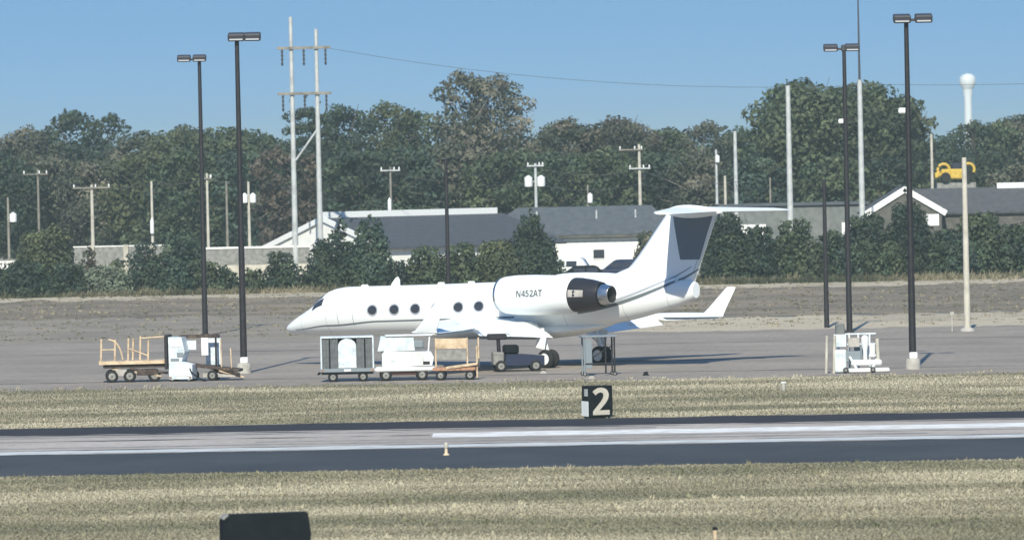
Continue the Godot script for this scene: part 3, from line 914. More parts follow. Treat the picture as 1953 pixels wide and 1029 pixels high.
func cable(label: String, pts: Array, depth: float, sag: float, r: float, grp: String) -> void:
	var g := G.new()
	var P := []
	for i in pts.size() - 1:
		var a := at(pts[i][0], pts[i][1], pts[i][2] if pts[i].size() > 2 else depth)
		var b := at(pts[i + 1][0], pts[i + 1][1], pts[i + 1][2] if pts[i + 1].size() > 2 else depth)
		for k in 10:
			var t := k / 10.0
			P.append(a.lerp(b, t) - Vector3(0, sag * 4.0 * t * (1.0 - t), 0))
		if i == pts.size() - 2: P.append(b)
	g.path(P, [r], 5)
	tag(part("power_line", g, M.wire, self), label, "power line", grp)

func make_poles() -> void:
	light_pole("taller left light pole on a concrete footing right of the flatbed carts", 465, 712, 72, [-0.02, 0.75], true)
	light_pole("shorter left light pole further back, rising behind the pale carts", 391, 640, 112, [-0.9, 0.02], false)
	light_pole("taller right light pole with long lamp bar near the top right", 1742, 704, 37, [-0.2, 0.78], true)
	light_pole("shorter right light pole further back, beside the tallest mast", 1621, 634, 92, [-0.75, 0.45], false)
	for q in [[1606, 231, 317, "small white floodlight high on the shorter right light pole"], [1722, 211, 260, "small white floodlight high on the taller right light pole"]]:
		var fp := at(q[0], q[1], q[2])
		var fo := thing("floodlight", q[3], "floodlight", fp, 0.0, "")
		block(Vector3(0, 0, 0.3), Vector3(0.42, 0.26, 0.2), M.trim, "housing", fo, 0.05)
		block(Vector3(0.1, -0.02, 0.12), Vector3(0.5, 0.08, 0.16), M.lamp, "bracket", fo)
	# plain dark poles
	for d in [[850, 305, 335, "thin plain dark pole rising from behind the jet's mid fuselage"], [1572, 345, 318, "plain dark pole left of the shorter right light pole"]]:
		var p := at(d[0], d[1], d[2])
		var o := thing("dark_pole", d[3], "pole", Vector3(p.x, 0, p.z))
		var g := G.new()
		g.tube(Vector3.ZERO, Vector3(0, p.y, 0), 0.15, 0.10, 10)
		part("pole", g, M.darkpole, o)
		g = G.new()
		g.lathe([Vector2(0, 0.10), Vector2(0.06, 0.12), Vector2(0.12, 0.03)], Vector3(0, p.y, 0), Vector3.UP, 10)
		part("cap", g, M.darkpole, o)
	# twin-pole transmission structure
	var dp := 466.0
	var a := at(560, 32, dp)
	var b := at(607, 55, dp)
	var gx := at(563, 470, dp)
	var o := thing("power_structure", "tall twin-pole power structure with two crossarms left of the centre", "power pole", Vector3(gx.x, 0, gx.z))
	var sp := at(612, 420, dp).x - at(564, 420, dp).x
	for i in 2:
		var g := G.new()
		g.tube(Vector3(i * sp, 0, 0), Vector3(i * sp, a.y if i == 0 else b.y, 0), 0.27, 0.15, 10)
		part("pole", g, M.galv, o)
	for y in [at(583, 91, dp).y, at(583, 178, dp).y]:
		block(Vector3(sp * 0.5, y, 0.24), Vector3(4.4, 0.22, 0.18), M.wood, "crossarm", o)
		for x in [-0.75, sp * 0.5, sp + 0.75]:
			var g := G.new()
			var prof := []
			for k in 9: prof.append(Vector2(-k * 0.17, 0.05 if k % 2 == 0 else 0.11))
			g.lathe(prof, Vector3(x, y - 0.1, 0.24), Vector3.UP, 8)
			part("insulator", g, M.lamp, o)
	var g := G.new()
	g.tube(Vector3(sp, at(606, 245, dp).y, 0.1), Vector3(0.2, at(570, 305, dp).y, 0.1), 0.09, 0.09, 7)
	part("brace", g, M.galv, o)
	# pole line
	var W: Material = M.palewood
	util_pole("pole with a white lamp box at the left edge", 14, 376, 480, 0.12, M.wood, [], [[415, 0.45, 0.3, 0.75]])
	util_pole("thin weathered pole with a crossarm left of the short pale posts", 71, 322, 500, 0.12, M.wood, [[332, 1.3, 0.9, false]])
	util_pole("first short pale post from the left, bright against the trees", 174, 352, 485, 0.16, W, [[358, 1.6, 1.6, false]])
	util_pole("second short pale post from the left, with a swollen lower half", 288, 345, 490, 0.13, W, [], [[432, 0.0, 0.17, 1.2]])
	util_pole("pale pole close beside the shorter left light pole", 394, 330, 490, 0.13, W, [[340, 0.4, 0.4, false]])
	util_pole("thin grey pole between the two left light poles", 431, 345, 500, 0.12, M.wood)
	util_pole("pole with a pair of white transformers beside the taller left light pole", 473, 346, 480, 0.13, W, [], [[378, -0.32, 0.26, 0.75], [378, 0.38, 0.26, 0.75]])
	util_pole("pole with a pale crossarm above the white ridge", 744, 318, 510, 0.12, M.wood, [[325, 0.9, 0.9, true]], [[390, -0.12, 0.17, 1.0]])
	util_pole("pole with pale crossarm and two big transformers left of the hip roof", 1021, 311, 500, 0.15, M.galv, [[316, 0.75, 0.75, true]], [[346, -0.62, 0.36, 0.9], [346, 0.5, 0.36, 0.9]])
	util_pole("short pole with one white transformer above the hip roof", 1121, 352, 505, 0.10, M.wood, [], [[378, 0.2, 0.24, 0.8]])
	util_pole("pale wooden pole with two crossarms left of the jet's fin", 1219, 275, 500, 0.16, W, [[285, 1.8, 0.3, false], [321, 0.95, 0.95, true]])
	util_pole("slim pole with a white box, first of the cluster above the tailplane", 1366, 285, 505, 0.13, M.galv, [], [[303, 0.1, 0.2, 0.6]])
	util_pole("leaning-looking short pole in the cluster above the tailplane", 1383, 335, 500, 0.14, W)
	util_pole("tallest pale pole of the cluster above the tailplane", 1402, 250, 500, 0.19, M.galv)
	util_pole("faint thin short pole left of the tall pale pole", 1469, 338, 520, 0.10, M.wood)
	util_pole("tall pale pole meeting the tip of the tailplane", 1503, 163, 470, 0.24, M.galv, [], [], "power pole", "tall_pole")
	util_pole("tan pole left of the yellow machine", 1777, 255, 520, 0.15, W)
	var q := at(1640, 152, 470)
	o = thing("tall_mast", "tallest pale mast with thin dark rod leaving the top edge", "mast", Vector3(q.x, 0, q.z))
	g = G.new()
	g.tube(Vector3.ZERO, Vector3(0, q.y, 0), 0.27, 0.20, 12)
	part("pole", g, M.galv, o)
	g = G.new()
	g.tube(Vector3(0, q.y - 0.1, 0), Vector3(0, at(1634, -25, 470).y, 0), 0.10, 0.05, 8)
	part("rod", g, M.lamp, o)
	var fb := ground(1846, 632)
	o = thing("front_post", "pale wooden post standing alone at the right edge of the apron", "post", fb)
	g = G.new()
	g.tube(Vector3.ZERO, Vector3(0, at(1837, 300, -fb.z).y, 0), 0.19, 0.13, 10)
	part("pole", g, M.palewood, o)
	g = G.new()
	g.lathe([Vector2(0, 0.4), Vector2(0.15, 0.38), Vector2(0.22, 0.22)], Vector3.ZERO, Vector3.UP, 12)
	part("footing", g, M.concrete, o)
	# overhead wires
	cable("high wire crossing the sky from the twin poles to the tall pale pole", [[628, 92, 466], [1503, 166, 470]], 500, 0.9, 0.016, "")
	cable("high wire from the tall pale pole past the mast to the right edge", [[1503, 166, 470], [1640, 160, 470], [2000, 158, 480]], 470, 0.12, 0.016, "")
	var dl := "low distribution wires between the utility poles"
	cable("low wire strung between the short posts on the left", [[-40, 320, 495], [71, 331, 500], [174, 357, 485], [288, 350, 490], [394, 340, 490], [473, 348, 480]], 490, 0.25, 0.025, dl)
	cable("low wire from the twin transformers to the pale crossarm pole", [[473, 350, 480], [744, 325, 510]], 500, 1.0, 0.022, dl)
	cable("low wire from the pale crossarm pole over the hip roof to the tall pale pole", [[744, 326, 510], [1021, 316, 500], [1219, 322, 500], [1402, 345, 500], [1503, 345, 470]], 500, 0.7, 0.022, dl)
	cable("second low wire over the hip roof, hanging below the first", [[744, 327, 510], [1021, 350, 500], [1219, 350, 500], [1366, 340, 505]], 500, 0.6, 0.022, dl)

# ------------------------------------------------------------------ the jet
# local axes: x aft from the nose, y up, z towards the jet's left wing
const FS := [[0.0, 1.76, 1.74, 0.01], [0.12, 1.92, 1.62, 0.15], [0.45, 2.12, 1.54, 0.36], [1.0, 2.42, 1.49, 0.60], [1.5, 2.66, 1.46, 0.79], [1.95, 2.90, 1.44, 0.93],
	[2.3, 3.18, 1.42, 1.01], [2.7, 3.49, 1.41, 1.08], [3.1, 3.66, 1.40, 1.13], [3.6, 3.75, 1.40, 1.17], [4.6, 3.79, 1.41, 1.195], [7.0, 3.83, 1.43, 1.195], [12.0, 3.94, 1.46, 1.195],
	[15.0, 4.02, 1.52, 1.195], [16.5, 4.06, 1.60, 1.18], [18.0, 4.10, 1.74, 1.12], [19.5, 4.14, 1.97, 1.0], [21.0, 4.18, 2.25, 0.84], [22.5, 4.18, 2.60, 0.64], [23.6, 4.06, 2.93, 0.44], [24.2, 3.90, 3.17, 0.29]]

func fus(x: float) -> Vector3:     # centre height, half height, half width
	var i := 0
	while i < FS.size() - 2 and FS[i + 1][0] < x: i += 1
	var a: Array = FS[i]
	var b: Array = FS[i + 1]
	var p: Array = FS[maxi(i - 1, 0)]
	var q: Array = FS[mini(i + 2, FS.size() - 1)]
	var t := clampf((x - a[0]) / (b[0] - a[0]), 0.0, 1.0)
	var r := []
	for k in [1, 2, 3]:
		if i < 2: r.append(lerpf(a[k], b[k], t))
		else: r.append(cubic_interpolate_in_time(a[k], b[k], p[k], q[k], t, b[0] - a[0], p[0] - a[0], q[0] - a[0]))
	return Vector3((r[0] + r[1]) * 0.5, (r[0] - r[1]) * 0.5, r[2])

func skin(x: float, an: float, off := 0.0) -> Vector3:   # an: 0 = left side, PI/2 = top
	var f := fus(x)
	return Vector3(x, f.x + (f.y + off) * sin(an), (f.z + off) * cos(an))

func side(x: float, y: float, off: float, sg := 1.0) -> Vector3:
	var f := fus(x)
	var t := clampf((y - f.x) / f.y, -0.999, 0.999)
	return skin(x, asin(t), off) * Vector3(1, 1, sg)

func foil(le: Vector3, chord: float, thick: float, tilt: float, up: Vector3, camber := 0.02) -> Array:
	var ring := []
	var ax := Vector3(cos(tilt), -sin(tilt), 0)
	var N := 14
	for k in range(2 * N):
		var upper := k < N
		var t := (1.0 - float(k) / N) if upper else float(k - N) / N
		t = t * t * (3.0 - 2.0 * t) * 0.5 + t * 0.5
		var yt := 5.0 * thick * (0.2969 * sqrt(t) - 0.126 * t - 0.3516 * t * t + 0.2843 * t * t * t - 0.1015 * t * t * t * t)
		yt = maxf(yt, 0.002)
		var cm := camber * 4.0 * t * (1.0 - t)
		ring.append(le + ax * (chord * t) + up * (chord * (cm + (yt if upper else -yt))))
	return ring

func fin_edges(y: float) -> Vector2:
	var T := [[3.6, 18.6, 24.05], [4.12, 18.6, 24.25], [4.3, 19.6, 24.36], [4.59, 20.42, 24.45], [5.0, 20.85, 24.6], [5.92, 21.64, 25.0], [7.0, 22.55, 25.45], [7.15, 22.68, 25.5]]
	for i in T.size() - 1:
		if y <= T[i + 1][0]:
			var t: float = clampf((y - T[i][0]) / (T[i + 1][0] - T[i][0]), 0, 1)
			return Vector2(lerpf(T[i][1], T[i + 1][1], t), lerpf(T[i][2], T[i + 1][2], t))
	return Vector2(22.68, 25.5)

func fin_z(x: float, y: float) -> float:
	var e := fin_edges(y)
	var t := clampf((x - e.x) / (e.y - e.x), 0.0, 1.0)
	var th := 0.085 if y < 4.6 else 0.095
	return (e.y - e.x) * 5.0 * th * (0.2969 * sqrt(t) - 0.126 * t - 0.3516 * t * t + 0.2843 * t * t * t - 0.1015 * t * t * t * t)

func wheel(o: Node, c: Vector3, r: float, w: float) -> void:
	var g := G.new()
	g.lathe([Vector2(-w * 0.5, r * 0.62), Vector2(-w * 0.48, r * 0.86), Vector2(-w * 0.3, r * 0.98), Vector2(0, r), Vector2(w * 0.3, r * 0.98), Vector2(w * 0.48, r * 0.86), Vector2(w * 0.5, r * 0.62)], c, Vector3.BACK, 28)
	var t := part("wheel", g, M.tyre, o)
	for s in [-1.0, 1.0]:
		g = G.new()
		g.lathe([Vector2(s * (w * 0.5 + 0.002), r * 0.60), Vector2(s * (w * 0.5 + 0.012), r * 0.55), Vector2(s * w * 0.35, r * 0.40), Vector2(s * w * 0.42, r * 0.16), Vector2(s * w * 0.55, r * 0.12)], c, Vector3.BACK, 24)
		part("hub", g, M.trim, t)

func make_jet() -> void:
	var th := deg_to_rad(36.5)
	var J := thing("business_jet", "white twin-engine business jet with T-tail parked facing left", "airplane", Vector3(-11.0, 0, -274.5), -th)
	var g := G.new()
	var rings := []
	var xs := []
	for i in 70: xs.append(24.2 * pow(i / 69.0, 1.15))
	for x in xs:
		var r := []
		for k in 40: r.append(skin(maxf(x, 0.0), TAU * k / 40.0))
		rings.append(r)
	g.loft(rings)
	var body := part("fuselage", g, M.paint, J)
	# belly fairing under the wing
	g = G.new()
	rings = []
	for s in [[8.2, 1.50, 0.3, 0.05], [9.0, 1.52, 0.9, 0.18], [10.5, 1.58, 1.25, 0.30], [13.0, 1.62, 1.36, 0.36], [15.5, 1.62, 1.32, 0.36], [17.2, 1.72, 1.05, 0.30], [18.6, 1.86, 0.6, 0.16], [19.4, 1.96, 0.2, 0.04]]:
		var r := []
		for k in 24: r.append(Vector3(s[0], s[1] + sin(TAU * k / 24.0) * s[3], cos(TAU * k / 24.0) * s[2]))
		rings.append(r)
	g.loft(rings)
	part("belly_fairing", g, M.paint, J)
	# windshield panes
	for pan in [[2.02, 2.86, 0.80, 1.50, 2], [2.02, 2.86, 1.64, 2.34, 2], [2.35, 3.05, 0.36, 0.72, 1], [2.35, 3.05, 2.42, 2.78, 1]]:
		g = G.new()
		rings = []
		for i in 6:
			var r := []
			for k in 6: r.append(skin(lerpf(pan[0], pan[1], i / 5.0), lerpf(pan[2], pan[3], k / 5.0), 0.012))
			rings.append(r)
		g.loft(rings, false, false)
		part("windshield_pane", g, M.glass, body)
	# cabin windows, both sides
	var wx := [6.22, 7.54, 8.80, 10.09, 11.36, 12.57]
	var wy := [2.69, 2.72, 2.75, 2.78, 2.82, 2.86]
	for sg in [1.0, -1.0]:
		for i in 6:
			g = G.new()
			var fr := G.new()
			for k in 24:
				var a0 := TAU * k / 24.0
				var a1 := TAU * (k + 1) / 24.0
				var c0 := side(wx[i], wy[i], 0.010, sg)
				var p0 := side(wx[i] + cos(a0) * 0.265, wy[i] + sin(a0) * 0.215, 0.010, sg)
				var p1 := side(wx[i] + cos(a1) * 0.265, wy[i] + sin(a1) * 0.215, 0.010, sg)
				var q0 := side(wx[i] + cos(a0) * 0.335, wy[i] + sin(a0) * 0.28, 0.016, sg)
				var q1 := side(wx[i] + cos(a1) * 0.335, wy[i] + sin(a1) * 0.28, 0.016, sg)
				if sg > 0:
					g.tri(c0, p0, p1); fr.quad(p0, q0, q1, p1)
				else:
					g.tri(c0, p1, p0); fr.quad(p1, q1, q0, p0)
			var wn := part("cabin_window", g, M.glass, body)
			part("window_rim", fr, M.palestripe, wn)
	# entry door outline, cheatline and tail swoosh (thin paint layers on the skin)
	g = G.new()
	for e in [[4.05, 4.09], [4.98, 5.02]]:
		rings = []
		for k in 10:
			var y := lerpf(1.95, 3.5, k / 9.0)
			rings.append([side(e[0], y, 0.006), side(e[1], y, 0.006)])
		g.loft(rings, false, false)
	part("door_seam", g, M.palestripe, body)
	g = G.new()
	for x in [1.55, 3.3, 9.4, 13.6, 17.4, 20.6, 22.9]:
		rings = []
		for k in 31:
			var an := lerpf(-1.2, PI + 1.2, k / 30.0)
			rings.append([skin(x, an, 0.004), skin(x + 0.018, an, 0.004)])
		g.loft(rings, false, false)
	part("panel_seam", g, M.palestripe, body)
	for sg in [1.0, -1.0]:
		g = G.new()
		rings = []
		for k in 50:
			var t := k / 49.0
			var x := lerpf(1.0, 14.6, t)
			var y := lerpf(1.74, 1.95, smoothstep(1.0, 3.4, x)) if x < 3.4 else lerpf(1.95, 2.16, smoothstep(3.4, 6.8, x)) + maxf(0, x - 6.8) * 0.024
			var hw := 0.014 + 0.022 * smoothstep(1.0, 4.0, x)
			rings.append([side(x, y - hw, 0.006, sg), side(x, y + hw, 0.006, sg)])
		g.loft(rings, false, false)
		part("cheatline", g, M.stripe, body)
		for sw in [[18.2, 2.52, 21.6, 3.02, 24.40, 4.50, 0.085, "stripe"], [18.6, 2.68, 21.6, 3.30, 24.0, 4.62, 0.07, "palestripe"]]:
			g = G.new()
			rings = []
			for k in 40:
				var t := k / 39.0
				var A := Vector2(sw[0], sw[1]).lerp(Vector2(sw[2], sw[3]), t)
				var B := Vector2(sw[2], sw[3]).lerp(Vector2(sw[4], sw[5]), t)
				var p := A.lerp(B, t)
				var hw: float = sw[6] * (0.35 + 0.65 * sin(PI * clampf(t * 0.9 + 0.08, 0, 1)))
				var row := []
				for d in [-hw, hw]:
					var f := fus(minf(p.x, 24.19))
					var yy: float = p.y + d
					var zf := fin_z(p.x, yy) if yy > 3.7 else 0.0
					var tt := (yy - f.x) / f.y
					var zz := f.z * sqrt(maxf(0.0, 1.0 - tt * tt)) if absf(tt) < 1.0 else 0.0
					row.append(Vector3(p.x, yy, (maxf(zf, zz) + 0.012) * sg))
				rings.append(row)
			g.loft(rings, false, false)
			part("tail_stripe", g, M[sw[7]], body)
	# wings with winglets, flaps and flap fairings
	for sg in [1.0, -1.0]:
		g = G.new()
		rings = []
		for s in [[0.4, 9.7, 6.3, 1.92, 0.10, -0.01], [1.2, 10.0, 6.0, 1.93, 0.10, -0.01], [2.6, 11.1, 4.95, 1.97, 0.105, -0.01], [4.2, 12.3, 3.85, 2.02, 0.11, -0.01], [6.2, 13.55, 2.75, 2.07, 0.115, -0.01], [7.4, 14.2, 2.3, 2.09, 0.115, 0.0], [7.5, 14.25, 3.0, 2.09, 0.095, 0.015], [9.0, 15.05, 2.5, 2.04, 0.095, 0.02], [11.3, 16.3, 1.6, 1.98, 0.09, 0.02], [11.45, 16.42, 1.46, 2.00, 0.06, 0.02]]:
			rings.append(foil(Vector3(s[1], s[3], s[0] * sg), s[2], s[4], s[5], Vector3.UP, 0.022))
		g.loft(rings)
		var w := part("wing", g, M.paint, J)
		g = G.new()
		rings = []
		for s in [[11.40, 1.96, 16.45, 1.40, 0.06], [11.46, 2.10, 16.66, 1.22, 0.07], [11.50, 2.4, 17.0, 1.02, 0.075], [11.55, 2.9, 17.5, 0.78, 0.075], [11.60, 3.3, 17.9, 0.58, 0.075], [11.61, 3.37, 18.0, 0.46, 0.04]]:
			rings.append(foil(Vector3(s[2], s[1], s[0] * sg), s[3], s[4], 0.0, Vector3(0, -0.12, sg), 0.0))
		g.loft(rings)
		part("winglet", g, M.paint, w)
		for z in [2.6, 5.0, 7.3]:
			var te: float = lerpf(16.95, 17.35, (z - 1.2) / 7.8)
			g = G.new()
			var pr := []
			for k in 9:
				var t := k / 8.0
				pr.append(Vector2(lerpf(-1.3, 0.45, t), 0.012 + 0.15 * sin(PI * clampf(t, 0.02, 0.98))))
			g.lathe(pr, Vector3(te - 0.35, 1.62 + (z - 1.2) * 0.072, z * sg), Vector3(0.94, -0.34, 0), 12)
			part("flap_fairing", g, M.paint, w)
		# lowered flap: a panel of its own behind the trailing edge
		g = G.new()
		rings = []
		for s in [[1.45, 15.75, 1.5, 2.10], [4.2, 15.95, 1.35, 2.18], [7.3, 16.15, 1.2, 2.26]]:
			rings.append(foil(Vector3(s[1], s[3], s[0] * sg), s[2], 0.13, 0.50, Vector3.UP, 0.01))
		g.loft(rings)
		part("flap", g, M.paint, w)
	for sg in [1.0, -1.0]:
		g = G.new()
		rings = []
		for s in [[7.45, 16.30, 0.95, 2.22], [9.4, 16.72, 0.85, 2.19], [11.2, 17.12, 0.75, 2.12]]:
			rings.append(foil(Vector3(s[1], s[3], s[0] * sg), s[2], 0.13, 0.36, Vector3.UP, 0.01))
		g.loft(rings)
		part("aileron", g, M.paint, J)
	# fin, rudder, grey tail panel
	g = G.new()
	rings = []
	for y in [3.7, 4.0, 4.12, 4.2, 4.3, 4.45, 4.59, 4.8, 5.2, 5.92, 6.5, 7.0, 7.15]:
		var e := fin_edges(y)
		var r := []
		for k in 28:
			var upper := k < 14
			var t := (1.0 - k / 14.0) if upper else (k - 14) / 14.0
			var x := lerpf(e.x, e.y, t)
			var z := maxf(fin_z(x, y), 0.004)
			r.append(Vector3(x, y, z if upper else -z))
		rings.append(r)
	g.loft(rings)
	var fin := part("fin", g, M.paint, J)
	for sg in [1.0, -1.0]:
		g = G.new()
		rings = []
		for i in 9:
			var v := i / 8.0
			var y := lerpf(4.94, 6.98, v)
			var xa := lerpf(23.42, 23.08, v)
			var xb := lerpf(24.44, 25.22, v)
			var r := []
			for k in 7:
				var x := lerpf(xa, xb, k / 6.0)
				r.append(Vector3(x, y, (fin_z(x, y) + 0.012) * sg))
			rings.append(r)
		g.loft(rings, false, false)
		part("grey_panel", g, M.greypanel, fin, "dark grey painted panel on the white fin")
		# rudder hinge seam
		g = G.new()
		rings = []
		for i in 12:
			var y := lerpf(4.4, 7.0, i / 11.0)
			var e := fin_edges(y)
			var x := e.y - (e.y - e.x) * 0.07
			rings.append([Vector3(x, y, (fin_z(x, y) + 0.006) * sg), Vector3(x + 0.03, y, (fin_z(x + 0.03, y) + 0.006) * sg)])
		g.loft(rings, false, false)
		part("rudder_seam", g, M.palestripe, fin)
	# bullet and tailplane
	g = G.new()
	var bp := []
	for k in 15:
		var t := k / 14.0
		bp.append(Vector2(t * 3.1, 0.02 + 0.30 * pow(sin(PI * clampf(pow(t, 0.75), 0.01, 0.99)), 0.7)))
	g.lathe(bp, Vector3(22.62, 7.16, 0), Vector3(1, -0.02, 0).normalized(), 20)
	part("tail_bullet", g, M.paint, J)
	for sg in [1.0, -1.0]:
		g = G.new()
		rings = []
		for s in [[0.0, 22.9, 2.6, 7.28], [0.6, 23.2, 2.42, 7.27], [2.5, 24.1, 1.9, 7.22], [4.6, 25.1, 1.3, 7.17], [4.87, 25.35, 1.0, 7.15]]:
			rings.append(foil(Vector3(s[1], s[3], s[0] * sg), s[2], 0.11, 0.06, Vector3.UP, 0.0))
		g.loft(rings)
		part("tailplane", g, M.paint, J)
	# engines
	for sg in [1.0, -1.0]:
		var c := Vector3(0.55, 3.40, 2.08 * sg)
		g = G.new()
		g.lathe([Vector2(14.40, 0.62), Vector2(14.16, 0.68), Vector2(14.08, 0.74), Vector2(14.12, 0.80), Vector2(14.4, 0.87), Vector2(15.0, 0.925), Vector2(16.0, 0.94), Vector2(17.2, 0.915), Vector2(18.0, 0.86), Vector2(18.34, 0.82), Vector2(18.34, 0.76)], c, Vector3.RIGHT, 36, false)
		var nac := part("nacelle", g, M.paint, J)
		g = G.new()
		g.lathe([Vector2(14.30, 0.64), Vector2(14.14, 0.69), Vector2(14.065, 0.745), Vector2(14.10, 0.808), Vector2(14.24, 0.848)], c, Vector3.RIGHT, 36, false)
		part("intake_lip", g, M.metal, nac)
		g = G.new()
		g.lathe([Vector2(14.55, 0.60), Vector2(14.5, 0.3), Vector2(14.32, 0.06)], c, Vector3.RIGHT, 24)
		part("fan", g, M.darkmetal, nac)
		g = G.new()
		g.lathe([Vector2(18.30, 0.80), Vector2(18.7, 0.79), Vector2(19.3, 0.70), Vector2(19.82, 0.585), Vector2(19.86, 0.55), Vector2(19.3, 0.5)], c, Vector3.RIGHT, 32, false)
		var rv := part("thrust_reverser", g, M.darkmetal, nac)
		g = G.new()
		rings = []
		for i in 4:
			var r := []
			for k in 6:
				var x := lerpf(18.42, 19.22, i / 3.0)
				var rad := lerpf(0.815, 0.73, i / 3.0)
				var an := lerpf(-0.10, 0.32, k / 5.0)
				r.append(c + Vector3(x, sin(an) * rad, cos(an) * rad * sg))
			rings.append(r)
		g.loft(rings, false, false)
		part("reverser_plate", g, M.concrete, rv)
		g = G.new()
		g.lathe([Vector2(19.3, 0.50), Vector2(19.9, 0.50), Vector2(20.34, 0.42), Vector2(20.36, 0.38), Vector2(19.6, 0.36)], c, Vector3.RIGHT, 24, false)
		part("exhaust_pipe", g, M.metal, nac)
		g = G.new()
		rings = []
		for z in [0.7, 1.3]:
			rings.append(foil(Vector3(15.3, 3.42, z * sg), 4.0, 0.09, 0.0, Vector3.UP, 0.0))
		g.loft(rings)
		part("pylon", g, M.paint, nac)
		var tm := TextMesh.new()
		var sf := SystemFont.new()
		sf.font_names = PackedStringArray(["Droid Sans"])
		sf.font_weight = 700
		sf.font_italic = true
		tm.font = sf
		tm.text = "N452AT"
		tm.font_size = 40
		tm.pixel_size = 0.0105
		tm.depth = 0.012
		var ti := MeshInstance3D.new()
		ti.name = "registration_letters"
		ti.mesh = tm
		ti.material_override = M.stripe
		nac.add_child(ti)
		ti.position = Vector3(16.85, 3.50, 2.08 * sg + 0.945 * sg)
		ti.rotation = Vector3(-0.1 * sg, 0.0 if sg > 0 else PI, 0.03 if sg > 0 else -0.03)
	# landing gear
	for sg in [1.0, -1.0]:
		var c := Vector3(17.25, 0.44, 2.12 * sg)
		g = G.new()
		g.tube(c + Vector3(-0.35, 1.4, 0), c + Vector3(-0.05, 0.35, 0), 0.11, 0.10, 12)
		g.tube(c + Vector3(-0.05, 0.35, 0), c, 0.075, 0.075, 12)
		g.tube(c + Vector3(0, 0, -0.3), c + Vector3(0, 0, 0.3), 0.06, 0.06, 10)
		g.tube(c + Vector3(-0.9, 1.3, -0.3 * sg), c + Vector3(-0.1, 0.55, 0), 0.05, 0.05, 8)
		var mg := part("main_gear", g, M.trim, J)
		for z in [-0.21, 0.21]: wheel(mg, c + Vector3(0, 0, z), 0.44, 0.25)
		block(c + Vector3(-0.15, 0.85, 0.32 * sg), Vector3(0.5, 0.75, 0.04), M.paint, "gear_door", mg, 0.0, Basis(Vector3.BACK, -0.2))
	var nc := Vector3(4.1, 0.29, 0)
	g = G.new()
	g.tube(nc + Vector3(-0.2, 1.3, 0), nc, 0.08, 0.06, 10)
	g.tube(nc + Vector3(0, 0, -0.2), nc + Vector3(0, 0, 0.2), 0.05, 0.05, 8)
	var ng := part("nose_gear", g, M.trim, J)
	for z in [-0.17, 0.17]: wheel(ng, nc + Vector3(0, 0, z), 0.29, 0.17)
	# antennas on the roof
	g = G.new()
	g.prism([Vector2(6.45, 3.78), Vector2(7.0, 3.79), Vector2(6.98, 4.1), Vector2(6.9, 4.24), Vector2(6.78, 4.2), Vector2(6.6, 4.0)], -0.035, 0.035)
	part("blade_antenna", g, M.paint, body)
	for x in [4.6, 9.2, 11.0, 14.2]:
		g = G.new()
		g.prism([Vector2(x, 3.72), Vector2(x + 0.5, 3.73), Vector2(x + 0.42, 3.97 + (x - 9.0) * 0.02), Vector2(x + 0.16, 3.97 + (x - 9.0) * 0.02)], -0.06, 0.06)
		part("roof_antenna", g, M.paint, body)

# ------------------------------------------------------------------ ground equipment
func roller(o: Node, c: Vector3, r: float, w := 0.16) -> void:
	var g := G.new()
	g.lathe([Vector2(-w * 0.5, r * 0.6), Vector2(-w * 0.45, r * 0.92), Vector2(-w * 0.2, r), Vector2(w * 0.2, r), Vector2(w * 0.45, r * 0.92), Vector2(w * 0.5, r * 0.6)], c, Vector3.BACK, 18)
	var t := part("wheel", g, M.tyre, o)
	g = G.new()
	g.lathe([Vector2(w * 0.5, r * 0.55), Vector2(w * 0.54, r * 0.4), Vector2(w * 0.5, r * 0.15)], c, Vector3.BACK, 14)
	part("hub", g, M.blockwall, t)

